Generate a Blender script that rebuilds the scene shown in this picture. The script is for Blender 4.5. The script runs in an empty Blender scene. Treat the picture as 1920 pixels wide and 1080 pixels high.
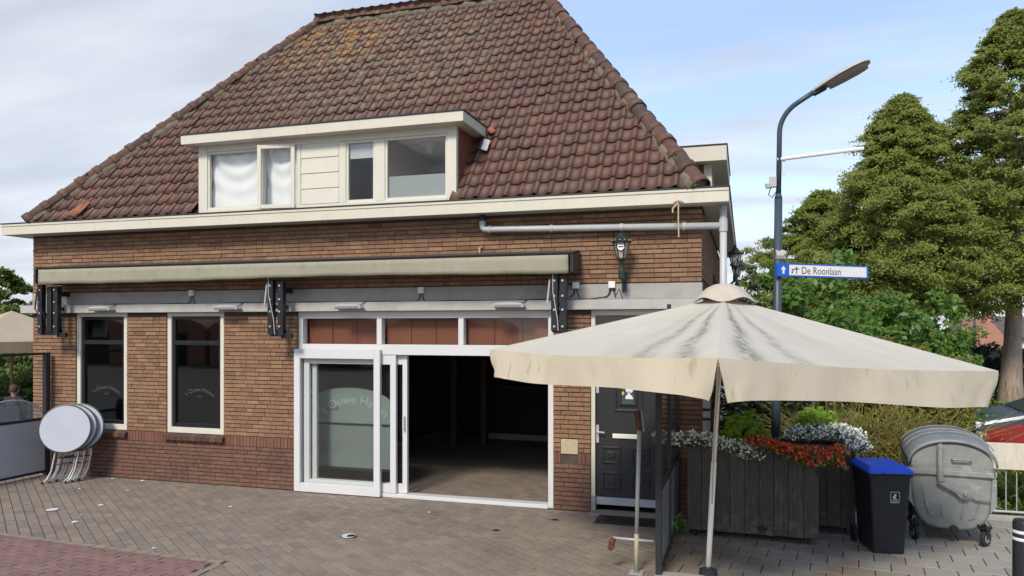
import bpy, bmesh, math, random
import numpy as np
from mathutils import Vector, Matrix, Euler

random.seed(11)
rng = np.random.default_rng(11)
sc = bpy.context.scene
COL = sc.collection
R = math.radians

# ------------------------------------------------------------------ camera
cam_d = bpy.data.cameras.new('camera')
cam = bpy.data.objects.new('camera', cam_d)
COL.objects.link(cam)
cam.location = (0, -10.05, 2.5)
cam.rotation_euler = (R(90), 0, R(17.1))
cam_d.lens = 26.625
cam_d.sensor_width = 36
cam_d.shift_y = 0.0375
cam_d.clip_end = 600
sc.camera = cam

# ------------------------------------------------------------------ sky and sun
SUN_EL, SUN_AZ = R(42), R(187)          # azimuth clockwise from +Y
world = bpy.data.worlds.new('World')
sc.world = world
world.use_nodes = True
nt = world.node_tree
nt.nodes.clear()
N = nt.nodes.new
L = nt.links.new
w_out = N('ShaderNodeOutputWorld')
w_bg = N('ShaderNodeBackground')
w_bg.inputs['Strength'].default_value = 0.138
sky = N('ShaderNodeTexSky')
sky.sky_type = 'NISHITA'
sky.sun_disc = False
sky.sun_elevation = SUN_EL
sky.sun_rotation = SUN_AZ
sky.altitude = 10
sky.air_density = 1.1
sky.dust_density = 0.5
sky.ozone_density = 3.2
tc = N('ShaderNodeTexCoord')
sep = N('ShaderNodeSeparateXYZ')
L(tc.outputs['Generated'], sep.inputs[0])
zc = N('ShaderNodeMath'); zc.operation = 'MAXIMUM'; zc.inputs[1].default_value = 0.0
L(sep.outputs['Z'], zc.inputs[0])
za = N('ShaderNodeMath'); za.operation = 'ADD'; za.inputs[1].default_value = 0.16
L(zc.outputs[0], za.inputs[0])
dv = N('ShaderNodeVectorMath'); dv.operation = 'DIVIDE'
cmb = N('ShaderNodeCombineXYZ')
for k in range(3): L(za.outputs[0], cmb.inputs[k])
L(tc.outputs['Generated'], dv.inputs[0]); L(cmb.outputs[0], dv.inputs[1])
mp = N('ShaderNodeMapping')
mp.inputs['Rotation'].default_value = (0, 0, R(-12))
mp.inputs['Scale'].default_value = (0.55, 1.5, 0.0)
L(dv.outputs[0], mp.inputs[0])
n1 = N('ShaderNodeTexNoise')
n1.inputs['Scale'].default_value = 1.5
n1.inputs['Detail'].default_value = 9
n1.inputs['Roughness'].default_value = 0.62
n1.inputs['Distortion'].default_value = 0.35
L(mp.outputs[0], n1.inputs['Vector'])
# a bank of thin cloud lies over the west (left) half of the sky
bank = N('ShaderNodeMapRange')
bank.inputs['From Min'].default_value = -0.20
bank.inputs['From Max'].default_value = -0.72
bank.inputs['To Min'].default_value = -0.04
bank.inputs['To Max'].default_value = 0.30
L(sep.outputs['X'], bank.inputs['Value'])
low = N('ShaderNodeMapRange')
low.inputs['From Min'].default_value = 0.44
low.inputs['From Max'].default_value = 0.10
low.inputs['To Min'].default_value = -0.03
low.inputs['To Max'].default_value = 0.33
L(sep.outputs['Z'], low.inputs['Value'])
s1 = N('ShaderNodeMath'); L(n1.outputs['Fac'], s1.inputs[0]); L(bank.outputs[0], s1.inputs[1])
s2 = N('ShaderNodeMath'); L(s1.outputs[0], s2.inputs[0]); L(low.outputs[0], s2.inputs[1])
cr = N('ShaderNodeMapRange'); cr.interpolation_type = 'SMOOTHSTEP'
cr.inputs['From Min'].default_value = 0.46
cr.inputs['From Max'].default_value = 0.80
cr.inputs['To Min'].default_value = 0.30
cr.inputs['To Max'].default_value = 0.92
L(s2.outputs[0], cr.inputs['Value'])
n2 = N('ShaderNodeTexNoise')
n2.inputs['Scale'].default_value = 2.3
n2.inputs['Detail'].default_value = 5
L(mp.outputs[0], n2.inputs['Vector'])
ccol = N('ShaderNodeValToRGB')
ccol.color_ramp.elements[0].position = 0.35
ccol.color_ramp.elements[0].color = (2.7, 2.85, 3.2, 1)
ccol.color_ramp.elements[1].position = 0.65
ccol.color_ramp.elements[1].color = (3.5, 3.65, 3.95, 1)
L(n2.outputs['Fac'], ccol.inputs[0])
mixc = N('ShaderNodeMix'); mixc.data_type = 'RGBA'
L(cr.outputs[0], mixc.inputs['Factor'])
L(sky.outputs[0], mixc.inputs['A']); L(ccol.outputs[0], mixc.inputs['B'])
L(mixc.outputs['Result'], w_bg.inputs['Color'])
L(w_bg.outputs[0], w_out.inputs['Surface'])

sun_d = bpy.data.lights.new('sun', 'SUN')
sun_d.energy = 2.1
sun_d.angle = R(12.0)
sun_d.color = (1.0, 0.90, 0.76)
sun = bpy.data.objects.new('sun', sun_d)
COL.objects.link(sun)
sdir = Vector((math.sin(SUN_AZ) * math.cos(SUN_EL), math.cos(SUN_AZ) * math.cos(SUN_EL), math.sin(SUN_EL)))
sun.rotation_euler = sdir.to_track_quat('Z', 'Y').to_euler()
sun.location = (-12, -20, 18)

sc.view_settings.view_transform = 'Standard'
sc.view_settings.look = 'None'
sc.view_settings.exposure = 0.8
sc.view_settings.gamma = 1
sc.view_settings.use_curve_mapping = False
sc.cycles.transparent_max_bounces = 32


# ------------------------------------------------------------------ materials
def pm(name, col, rough=.65, var=.12, vs=5., ramp=None, bump=0., bs=40., metal=0., spec=.4,
       stains=(), stretch=(1, 1, 1), trans=0., emit=None, coord='pos', rampvar=0.):
    m = bpy.data.materials.new(name)
    m.use_nodes = True
    t = m.node_tree
    n, l = t.nodes.new, t.links.new
    b = t.nodes['Principled BSDF']
    b.inputs['Roughness'].default_value = rough
    b.inputs['Metallic'].default_value = metal
    b.inputs['Specular IOR Level'].default_value = spec
    if coord == 'pos':
        g = n('ShaderNodeNewGeometry'); src = g.outputs['Position']
    else:
        g = n('ShaderNodeTexCoord'); src = g.outputs['Object']
    mpn = n('ShaderNodeMapping'); mpn.inputs['Scale'].default_value = stretch
    l(src, mpn.inputs[0])
    if ramp:
        at = n('ShaderNodeAttribute'); at.attribute_name = 'rnd'
        oi = n('ShaderNodeObjectInfo')
        ad = n('ShaderNodeMath'); l(at.outputs['Fac'], ad.inputs[0]); l(oi.outputs['Random'], ad.inputs[1])
        fr = n('ShaderNodeMath'); fr.operation = 'FRACT'; l(ad.outputs[0], fr.inputs[0])
        cr_ = n('ShaderNodeValToRGB')
        el = cr_.color_ramp.elements
        k = len(ramp)
        el[0].position = 0; el[0].color = (*ramp[0], 1)
        el[1].position = 1; el[1].color = (*ramp[-1], 1)
        for i in range(1, k - 1):
            e = el.new(i / (k - 1)); e.color = (*ramp[i], 1)
        l(fr.outputs[0], cr_.inputs[0])
        c = cr_.outputs[0]
    else:
        rg = n('ShaderNodeRGB'); rg.outputs[0].default_value = (*col, 1); c = rg.outputs[0]
    if var:
        nz = n('ShaderNodeTexNoise'); nz.inputs['Scale'].default_value = vs
        nz.inputs['Detail'].default_value = 6; nz.inputs['Roughness'].default_value = .65
        l(mpn.outputs[0], nz.inputs['Vector'])
        mr = n('ShaderNodeMapRange')
        mr.inputs['From Min'].default_value = .25; mr.inputs['From Max'].default_value = .75
        mr.inputs['To Min'].default_value = 1 - var; mr.inputs['To Max'].default_value = 1 + var
        l(nz.outputs['Fac'], mr.inputs['Value'])
        vm = n('ShaderNodeVectorMath'); vm.operation = 'SCALE'
        l(c, vm.inputs[0]); l(mr.outputs[0], vm.inputs['Scale'])
        c = vm.outputs[0]
    for (scol, ss, lo, hi, fac, *rest) in stains:
        # a stain: colour, noise scale, thresholds, strength, optional stretch, optional soft box (centre, size) it is confined to
        st = rest[0] if rest else (1, 1, 1)
        mp2 = n('ShaderNodeMapping'); mp2.inputs['Scale'].default_value = st
        mp2.inputs['Location'].default_value = (ss * 3.1, ss * 1.7, 0)
        l(src, mp2.inputs[0])
        nz = n('ShaderNodeTexNoise'); nz.inputs['Scale'].default_value = ss
        nz.inputs['Detail'].default_value = 5; nz.inputs['Roughness'].default_value = .6
        l(mp2.outputs[0], nz.inputs['Vector'])
        mr = n('ShaderNodeMapRange'); mr.interpolation_type = 'SMOOTHSTEP'
        mr.inputs['From Min'].default_value = lo; mr.inputs['From Max'].default_value = hi
        mr.inputs['To Max'].default_value = fac
        l(nz.outputs['Fac'], mr.inputs['Value'])
        f = mr.outputs[0]
        if len(rest) > 1:
            cen, size = rest[1]
            sb = n('ShaderNodeVectorMath'); sb.operation = 'SUBTRACT'; l(src, sb.inputs[0]); sb.inputs[1].default_value = cen
            dv_ = n('ShaderNodeVectorMath'); dv_.operation = 'DIVIDE'; l(sb.outputs[0], dv_.inputs[0]); dv_.inputs[1].default_value = size
            ln = n('ShaderNodeVectorMath'); ln.operation = 'LENGTH'; l(dv_.outputs[0], ln.inputs[0])
            fo = n('ShaderNodeMapRange'); fo.interpolation_type = 'SMOOTHSTEP'
            fo.inputs['From Min'].default_value = 1.0; fo.inputs['From Max'].default_value = .45
            l(ln.outputs['Value'], fo.inputs['Value'])
            mu = n('ShaderNodeMath'); mu.operation = 'MULTIPLY'; l(f, mu.inputs[0]); l(fo.outputs[0], mu.inputs[1])
            f = mu.outputs[0]
        mx = n('ShaderNodeMix'); mx.data_type = 'RGBA'
        l(f, mx.inputs['Factor']); l(c, mx.inputs['A']); mx.inputs['B'].default_value = (*scol, 1)
        c = mx.outputs['Result']
    l(c, b.inputs['Base Color'])
    if bump:
        nb = n('ShaderNodeTexNoise'); nb.inputs['Scale'].default_value = bs; nb.inputs['Detail'].default_value = 4
        l(mpn.outputs[0], nb.inputs['Vector'])
        bp = n('ShaderNodeBump'); bp.inputs['Strength'].default_value = bump; bp.inputs['Distance'].default_value = .01
        l(nb.outputs['Fac'], bp.inputs['Height']); l(bp.outputs[0], b.inputs['Normal'])
    if trans:
        tr = n('ShaderNodeBsdfTranslucent'); l(c, tr.inputs['Color'])
        ms = n('ShaderNodeMixShader'); ms.inputs[0].default_value = trans
        l(b.outputs[0], ms.inputs[1]); l(tr.outputs[0], ms.inputs[2])
        l(ms.outputs[0], t.nodes['Material Output'].inputs['Surface'])
    return m


def glass(name, tint=(1, 1, 1), haze=0., hcol=(.5, .5, .5), refl=1.):
    m = bpy.data.materials.new(name); m.use_nodes = True
    t = m.node_tree; n, l = t.nodes.new, t.links.new
    t.nodes.remove(t.nodes['Principled BSDF'])
    tr = n('ShaderNodeBsdfTransparent'); tr.inputs[0].default_value = (*tint, 1)
    gl = n('ShaderNodeBsdfGlossy'); gl.inputs['Roughness'].default_value = .015
    lw_ = n('ShaderNodeLayerWeight'); lw_.inputs['Blend'].default_value = .5
    pw = n('ShaderNodeMath'); pw.operation = 'POWER'; pw.inputs[1].default_value = 5; l(lw_.outputs['Facing'], pw.inputs[0])
    f2 = n('ShaderNodeMath'); f2.operation = 'MULTIPLY_ADD'; f2.inputs[1].default_value = .9; f2.inputs[2].default_value = .035 * refl
    l(pw.outputs[0], f2.inputs[0])
    mx = n('ShaderNodeMixShader'); l(f2.outputs[0], mx.inputs[0]); l(tr.outputs[0], mx.inputs[1]); l(gl.outputs[0], mx.inputs[2])
    out = mx.outputs[0]
    if haze:
        df = n('ShaderNodeBsdfDiffuse'); df.inputs[0].default_value = (*hcol, 1)
        m2 = n('ShaderNodeMixShader'); m2.inputs[0].default_value = haze
        l(out, m2.inputs[1]); l(df.outputs[0], m2.inputs[2]); out = m2.outputs[0]
    l(out, t.nodes['Material Output'].inputs['Surface'])
    return m


BR = [(.208, .114, .068), (.24, .136, .079), (.27, .16, .091), (.172, .093, .058), (.236, .132, .075), (.29, .178, .10), (.217, .118, .068), (.263, .16, .09), (.19, .101, .062)]
M = {}
M['brick'] = pm('brick_mat', None, .85, .22, 14, BR, bump=.5, bs=90, stains=[((.09, .06, .045), 1.1, .55, .75, .45)])
M['plinth'] = pm('plinth_brick_mat', None, .85, .22, 12, [(.158, .084, .058), (.132, .069, .049), (.18, .098, .065), (.145, .076, .053), (.168, .09, .061)], bump=.5, bs=90,
                 stains=[((.045, .032, .028), 1.6, .5, .75, .6), ((.2, .17, .14), 4, .66, .8, .35)])
M['soldier'] = pm('soldier_brick_mat', None, .85, .2, 14, [(.18, .085, .054), (.15, .07, .047), (.2, .096, .06), (.135, .064, .044)], bump=.5, bs=90)
M['mortar'] = pm('mortar_mat', (.075, .058, .048), .95, .2, 10, bump=.3, bs=120)
M['concrete'] = pm('concrete_mat', (.33, .32, .30), .9, .14, 3.5, bump=.3, bs=150,
                   stains=[((.12, .115, .105), 2.2, .52, .78, .65, (.5, 1, 1)), ((.08, .08, .075), 30, .66, .74, .6)])
M['concrete_ledge'] = pm('concrete_ledge_mat', (.40, .39, .37), .9, .12, 5, bump=.3, bs=150,
                         stains=[((.16, .155, .14), 2.6, .55, .8, .5, (.5, 1, 1)), ((.12, .12, .11), 60, .64, .72, .5)])
TL = [(.082, .036, .026), (.096, .041, .028), (.071, .034, .028), (.108, .046, .03), (.082, .039, .03), (.09, .038, .028), (.124, .053, .032), (.074, .034, .027)]
tile_st = [((.14, .11, .075), 5, .56, .76, .5), ((.3, .27, .22), 26, .69, .75, .7),
           ((.36, .18, .025), 7.5, .5, .60, .75, (1, 1, 1), ((-7.5, 2.7, 7.9), (1.6, 1.2, 1.2))),
           ((.2, .17, .11), 7, .45, .6, .55, (1, 1, 1), ((-6.3, 2.2, 7.3), (3.2, 2.2, 2.2)))]
M['tile'] = pm('roof_tile_mat', None, .55, .2, 20, TL, bump=.35, bs=60, spec=.45, stains=tile_st)
M['ridge'] = pm('ridge_tile_mat', None, .7, .2, 16, [(.10, .05, .038), (.12, .056, .04), (.075, .048, .04), (.13, .06, .04)], bump=.4, bs=60,
                stains=[((.16, .14, .09), 7, .52, .7, .7), ((.36, .19, .03), 5, .56, .62, .8, (1, 1, 1), ((-7.4, 3.2, 8.4), (1.6, 1.2, 1.2)))])
M['new_tile'] = pm('orange_tile_mat', (.26, .09, .04), .6, .1)
M['moss'] = pm('mortar_bed_mat', (.16, .14, .10), .95, .35, 14, bump=.8, bs=40)
M['felt'] = pm('roofing_felt_mat', (.05, .05, .05), .9, .2)
M['deck'] = pm('roof_deck_mat', (.04, .025, .02), .95, .1)
M['cream'] = pm('cream_paint_mat', (.575, .55, .46), .5, .04, 4, spec=.35, stains=[((.42, .40, .33), 8, .56, .78, .5, (2.5, 1, .35)), ((.3, .3, .24), 2, .6, .8, .3)])
M['cream_clean'] = pm('cream_frame_mat', (.59, .575, .49), .45, .04, 4)
M['white'] = pm('white_frame_mat', (.60, .605, .61), .4, .03, 4, stains=[((.5, .49, .45), 5, .62, .8, .3)])
M['black_paint'] = pm('black_paint_mat', (.012, .013, .016), .35, .1)
M['anthracite'] = pm('anthracite_paint_mat', (.022, .024, .028), .45, .1, 6, stains=[((.06, .06, .06), 9, .62, .8, .4)])
M['black_metal'] = pm('black_metal_mat', (.015, .016, .02), .4, .15)
M['bolt'] = pm('bolt_mat', (.6, .6, .58), .35, 0, metal=.5)
M['pvc'] = pm('grey_pvc_mat', (.44, .45, .46), .4, .06, 3, stains=[((.25, .25, .24), 6, .58, .8, .4)])
M['bluegrey_pipe'] = pm('bluegrey_pipe_mat', (.33, .38, .43), .45, .06)
M['canvas'] = pm('awning_canvas_mat', (.33, .32, .24), .9, .1, 6, bump=.25, bs=120, trans=.12,
                 stains=[((.2, .2, .11), 3.5, .56, .8, .5), ((.22, .2, .15), 9, .6, .75, .45, (2, 1, .4))])
M['umbrella'] = pm('umbrella_canvas_mat', (.58, .55, .475), .9, .05, 3, bump=.15, bs=200, trans=.18,
                   stains=[((.5, .47, .37), 1.2, .5, .8, .5)])
M['umbrella_top'] = M['umbrella']
M['lantern_green'] = pm('lantern_paint_mat', (.018, .035, .028), .4, .25, 14)
M['lantern_glass'] = glass('lantern_glass_mat', (.85, .82, .78), .45, (.6, .55, .5))
M['pane'] = glass('pane_glass_mat', (.975, .985, .98))
M['pane_dark'] = glass('dark_pane_glass_mat', (.85, .88, .88), refl=2.1)
M['plexi'] = glass('plexi_mat', (.92, .94, .95), .12, (.75, .78, .8))
M['frost'] = pm('frosted_film_mat', (.36, .40, .40), .6, .05, trans=.3)
M['screen_grey'] = pm('screen_panel_mat', (.40, .42, .45), .45, .06, 2, spec=.4, stains=[((.25, .26, .28), 3, .55, .8, .3)])
M['curtain'] = pm('curtain_mat', (.84, .85, .86), .8, .03, trans=.15)
M['reflection_cheek_panel'] = pm('reflection_cheek_panel_mat', (.17, .058, .032), .5, .25, 6, stretch=(8, 1, .6))  # painted reflection of brick houses in the transoms; also colours the dormer cheeks
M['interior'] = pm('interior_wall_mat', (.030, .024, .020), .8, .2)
M['interior_col'] = pm('interior_post_mat', (.075, .05, .034), .6, .2, 8, stretch=(6, 6, .5))
M['plaster'] = pm('ceiling_plaster_mat', (.85, .84, .81), .9, .03)
M['tan'] = pm('tan_wall_mat', (.38, .31, .21), .9, .05)
M['black'] = pm('dark_void_mat', (.008, .008, .009), .8, 0)
M['stone'] = pm('natural_stone_mat', (.45, .37, .25), .85, .18, 12, bump=.3)
M['sillbrick'] = pm('sill_brick_mat', None, .8, .2, 16, [(.09, .045, .035), (.07, .035, .03), (.11, .055, .04)], bump=.4)
PV = [(.222, .182, .148), (.190, .161, .138), (.242, .196, .15), (.172, .15, .131), (.212, .171, .137), (.248, .205, .158), (.2, .171, .142), (.225, .179, .143)]
M['paver'] = pm('paver_mat', None, .85, .18, 22, PV, bump=.35, bs=120, stains=[((.085, .075, .065), .9, .5, .75, .5), ((.24, .2, .16), 1.3, .56, .8, .4), ((.05, .045, .04), 7, .66, .74, .6)])
M['floor'] = pm('cafe_floor_mat', None, .6, .15, 18, PV, bump=.2, bs=120)
M['joint'] = pm('paving_joint_mat', (.05, .043, .036), .95, .3, 14, stains=[((.06, .075, .03), 3, .55, .7, .6)])
M['redbrick_road'] = pm('red_paver_mat', None, .9, .16, 20, [(.195, .118, .105), (.165, .10, .092), (.212, .13, .115), (.18, .112, .102)], bump=.35, bs=120,
                        stains=[((.10, .06, .055), 1.6, .55, .8, .45)])
M['border'] = pm('border_paver_mat', None, .9, .15, 16, [(.23, .195, .155), (.2, .17, .135), (.25, .21, .16)], bump=.35, bs=120)
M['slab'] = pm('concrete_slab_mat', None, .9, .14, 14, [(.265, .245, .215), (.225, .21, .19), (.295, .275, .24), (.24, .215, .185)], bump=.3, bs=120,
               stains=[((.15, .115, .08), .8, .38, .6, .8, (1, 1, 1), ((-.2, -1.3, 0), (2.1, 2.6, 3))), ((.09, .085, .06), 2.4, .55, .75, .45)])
M['ground'] = pm('ground_mat', (.15, .135, .12), .95, .2, 4, bump=.2)
M['soil'] = pm('soil_mat', (.06, .05, .03), .95, .3, 6)
M['plank'] = pm('charred_plank_mat', None, .7, .45, 6, [(.056, .050, .043), (.068, .060, .051), (.046, .042, .037), (.078, .069, .058)], stretch=(9, 9, .7), bump=.6, bs=22,
                stains=[((.15, .13, .10), 9, .45, .65, .55, (1, 1, 1), ((.3, -.4, .05), (2.2, 1.6, .42))), ((.2, .19, .16), 5, .6, .72, .5, (4, 4, .5)), ((.1, .1, .1), 3, .6, .72, .5, (1, 1, .6)), ((.006, .006, .007), 5, .64, .7, .8)])
M['galv'] = pm('galvanised_mat', (.265, .275, .26), .65, .16, 9, metal=.25, bump=.18, bs=18, stains=[((.22, .235, .24), 14, .52, .7, .55), ((.47, .49, .49), 5, .55, .7, .5), ((.2, .15, .1), 4, .68, .8, .35)])
M['rubber'] = pm('rubber_mat', (.02, .02, .021), .8, .2)
M['bin_black'] = pm('bin_plastic_mat', (.014, .015, .019), .42, .2, 4, bump=.12, bs=200)
M['bin_blue'] = pm('blue_lid_mat', (.014, .10, .72), .4, .08)
M['print_white'] = pm('white_print_mat', (.7, .72, .72), .6, .05)
M['print_grey'] = pm('faded_print_mat', (.085, .088, .088), .6, .05)
M['print_pale'] = pm('pale_print_mat', (.46, .5, .5), .6, .05)
M['print_dark'] = pm('dark_print_mat', (.06, .055, .05), .6, .0)
M['print_yellow'] = pm('yellow_print_mat', (.6, .5, .06), .6, .0)
M['sign_blue'] = pm('sign_blue_mat', (.006, .10, .55), .4, .04)
M['sign_white'] = pm('sign_white_mat', (.76, .74, .71), .4, .04)
M['post_blue'] = pm('lamp_post_mat', (.045, .065, .085), .4, .12, 3, stains=[((.1, .12, .13), 4, .6, .8, .4)])
M['lamp_grey'] = pm('lamp_head_mat', (.42, .42, .40), .45, .06)
M['lamp_lens'] = pm('lamp_lens_mat', (.24, .22, .19), .25, .1)
M['table_top'] = pm('table_top_mat', (.43, .455, .50), .35, .06, 3, stains=[((.3, .31, .33), 5, .6, .8, .4)])
M['table_edge'] = pm('table_edge_mat', (.04, .045, .055), .4, .05)
M['table_leg'] = pm('table_leg_mat', (.6, .62, .62), .35, .05, metal=.3)
M['rust'] = pm('rust_mat', (.10, .045, .025), .9, .35, 30, bump=.6)
M['galv_pole'] = pm('galvanised_pole_mat', (.36, .38, .38), .5, .15, 12, metal=.2, stains=[((.42, .36, .22), 3, .55, .7, .5)])
M['yellow_pole'] = pm('stained_pole_mat', (.34, .31, .22), .6, .2, 9)
M['pole_white'] = pm('umbrella_pole_mat', (.86, .83, .74), .4, .05, stains=[((.4, .33, .2), 3, .6, .8, .4)])
M['wood_pole'] = pm('wood_rib_mat', (.24, .15, .075), .6, .2, 8)
M['rope'] = pm('rope_mat', (.5, .38, .25), .9, .2, 60)
M['mat'] = pm('rubber_doormat_mat', (.02, .02, .022), .9, .3, 60, bump=.6, bs=120)
M['litter'] = pm('litter_mat', (.55, .56, .58), .6, .1)
M['car_blue'] = pm('car_blue_paint_mat', (.06, .085, .12), .25, .02, spec=.6)
M['car_red'] = pm('car_red_paint_mat', (.38, .02, .03), .25, .02, spec=.6)
M['car_glass'] = pm('car_window_mat', (.05, .075, .08), .06, .0, spec=.8)
M['chrome'] = pm('wheel_rim_mat', (.5, .5, .5), .3, .05, metal=.7)
M['lampglass'] = pm('headlight_mat', (.7, .7, .72), .15, .0)
M['board'] = pm('weathered_board_mat', (.58, .53, .44), .85, .15, 5, stretch=(6, 6, .7), bump=.3, stains=[((.36, .33, .28), 4, .55, .75, .5)])
M['far_brick'] = pm('far_brick_mat', (.38, .2, .14), .9, .12, 8)
M['far_roof'] = pm('far_roof_mat', (.10, .085, .08), .85, .15, 5)
M['render'] = pm('white_render_mat', (.66, .66, .66), .9, .05)
M['skin'] = pm('skin_mat', (.42, .23, .16), .6, .08)
M['hair'] = pm('hair_mat', (.07, .04, .025), .8, .2, 40)
M['shirt'] = pm('dark_cloth_mat', (.025, .028, .035), .85, .2)
M['bark'] = pm('bark_mat', (.34, .27, .205), .95, .35, 5, stretch=(5, 5, .7), bump=.9, bs=9, stains=[((.17, .125, .095), 4, .5, .65, .7, (3, 3, .4))])
M['leaf_wood'] = pm('redwood_foliage_mat', None, .6, .22, 1.2, [(.245, .29, .06), (.19, .24, .05), (.31, .345, .07), (.16, .21, .045), (.27, .305, .065)], trans=.45)
M['leaf_deep'] = pm('deep_redwood_foliage_mat', None, .6, .25, 1.2, [(.19, .24, .045), (.23, .28, .045), (.14, .19, .04), (.26, .3, .05)], trans=.45)
M['leaf_laurel'] = pm('laurel_leaf_mat', None, .45, .25, 1.6, [(.10, .21, .035), (.14, .26, .045), (.07, .155, .03), (.19, .29, .05)], trans=.42)
M['leaf_yellow'] = pm('yellow_green_leaf_mat', None, .5, .2, 2, [(0.200, 0.213, 0.025), (0.138, 0.175, 0.025), (0.250, 0.200, 0.031), (0.106, 0.150, 0.025)], trans=.42)
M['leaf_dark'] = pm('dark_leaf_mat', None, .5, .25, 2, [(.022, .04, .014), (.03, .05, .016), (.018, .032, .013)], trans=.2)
M['leaf_willow'] = pm('willow_leaf_mat', None, .5, .2, 2, [(0.098, 0.140, 0.049), (0.126, 0.168, 0.063), (0.077, 0.112, 0.042)], trans=.42)
M['leaf_light'] = pm('light_hedge_leaf_mat', None, .5, .2, 2, [(.10, .16, .025), (.13, .19, .035), (.07, .12, .02)], trans=.3)
M['leaf_box'] = pm('bright_mound_leaf_mat', None, .5, .15, 4, [(.25, .42, .04), (.30, .48, .05), (.2, .36, .035)], trans=.4)
M['leaf_stem'] = pm('bedding_leaf_mat', None, .5, .2, 4, [(.10, .15, .06), (.13, .19, .08), (.08, .12, .045)], trans=.3)
M['twig'] = pm('twig_mat', None, .8, .2, 6, [(.20, .165, .05), (.25, .2, .07), (.15, .12, .045), (.19, .17, .045)])
M['petal_white'] = pm('white_petal_mat', None, .6, .05, 4, [(.85, .86, .82), (.78, .80, .74), (.9, .9, .87)], trans=.25)
M['petal_red'] = pm('red_petal_mat', None, .6, .1, 6, [(.66, .085, .025), (.75, .15, .03), (.52, .05, .025), (.7, .12, .03)], trans=.2)
M['grass'] = pm('grass_mat', None, .7, .2, 3, [(.07, .12, .02), (.10, .15, .03), (.05, .085, .018), (.14, .16, .05)], trans=.3)


# ------------------------------------------------------------------ mesh helpers
class MB:
    def __init__(s):
        s.v, s.f, s.r = [], [], []

    def add(s, vs, fs, rnd=0.):
        o = len(s.v)
        s.v += [tuple(p) for p in vs]
        s.f += [tuple(i + o for i in f) for f in fs]
        s.r += [rnd] * len(fs)
        return s

    def box(s, x0, x1, y0, y1, z0, z1, rnd=0., mat=None, skip=''):
        vs = [(x0, y0, z0), (x1, y0, z0), (x1, y1, z0), (x0, y1, z0), (x0, y0, z1), (x1, y0, z1), (x1, y1, z1), (x0, y1, z1)]
        fs = {'d': (0, 3, 2, 1), 'u': (4, 5, 6, 7), 'f': (0, 1, 5, 4), 'r': (1, 2, 6, 5), 'b': (2, 3, 7, 6), 'l': (3, 0, 4, 7)}
        if mat: vs = [mat @ Vector(p) for p in vs]
        return s.add(vs, [f for k, f in fs.items() if k not in skip], rnd)

    def tube(s, pts, r, n=8, cap=True, rnd=0.):
        pts = [Vector(p) for p in pts]
        rs = r if isinstance(r, (list, tuple)) else [r] * len(pts)
        vs, fs = [], []
        up = None
        for i, p in enumerate(pts):
            a = pts[max(i - 1, 0)]; b = pts[min(i + 1, len(pts) - 1)]
            d = (b - a).normalized()
            if up is None:
                up = d.orthogonal().normalized()
            up = (up - d * up.dot(d))
            up = up.normalized() if up.length > 1e-6 else d.orthogonal().normalized()
            w = d.cross(up)
            for k in range(n):
                t = 2 * math.pi * k / n
                vs.append(p + (up * math.cos(t) + w * math.sin(t)) * rs[i])
        for i in range(len(pts) - 1):
            for k in range(n):
                k2 = (k + 1) % n
                fs.append((i * n + k, i * n + k2, (i + 1) * n + k2, (i + 1) * n + k))
        if cap:
            fs.append(tuple(range(n - 1, -1, -1)))
            fs.append(tuple((len(pts) - 1) * n + k for k in range(n)))
        return s.add(vs, fs, rnd)

    def lathe(s, prof, c=(0, 0, 0), n=16, mat=None, cap=True, rot=0., rnd=0.):
        vs, fs = [], []
        for (r, z) in prof:
            for k in range(n):
                t = 2 * math.pi * k / n + rot
                p = Vector((r * math.cos(t), r * math.sin(t), z))
                if mat: p = mat @ p
                vs.append(p + Vector(c))
        for i in range(len(prof) - 1):
            for k in range(n):
                k2 = (k + 1) % n
                fs.append((i * n + k, i * n + k2, (i + 1) * n + k2, (i + 1) * n + k))
        if cap:
            fs.append(tuple(range(n - 1, -1, -1)))
            fs.append(tuple((len(prof) - 1) * n + k for k in range(n)))
        return s.add(vs, fs, rnd)

    def prism(s, poly, d0, d1, axis='y', mat=None, rnd=0.):
        """2-D outline (counter-clockwise seen from -axis side) pushed from d0 to d1 along an axis."""
        n = len(poly)
        def P(p, d):
            q = {'y': (p[0], d, p[1]), 'x': (d, p[0], p[1]), 'z': (p[0], p[1], d)}[axis]
            return mat @ Vector(q) if mat else q
        vs = [P(p, d0) for p in poly] + [P(p, d1) for p in poly]
        fs = [tuple(range(n)), tuple(range(2 * n - 1, n - 1, -1))]
        for k in range(n):
            k2 = (k + 1) % n
            fs.append((k2, k, n + k, n + k2))
        return s.add(vs, fs, rnd)

    def ball(s, c, r, n=10, m=6, sq=(1, 1, 1)):
        prof = [(r * math.sin(math.pi * (i + .5 * (i == 0) * .2) / m) + 1e-4, -r * math.cos(math.pi * i / m)) for i in range(m + 1)]
        vs, fs = [], []
        for (q, z) in prof:
            for k in range(n):
                t = 2 * math.pi * k / n
                vs.append((c[0] + q * math.cos(t) * sq[0], c[1] + q * math.sin(t) * sq[1], c[2] + z * sq[2]))
        for i in range(m):
            for k in range(n):
                k2 = (k + 1) % n
                fs.append((i * n + k, i * n + k2, (i + 1) * n + k2, (i + 1) * n + k))
        return s.add(vs, fs)


def org(o):
    p = Vector((0, 0, 0))
    while o is not None:
        p += o.location
        o = o.parent
    return p


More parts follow.
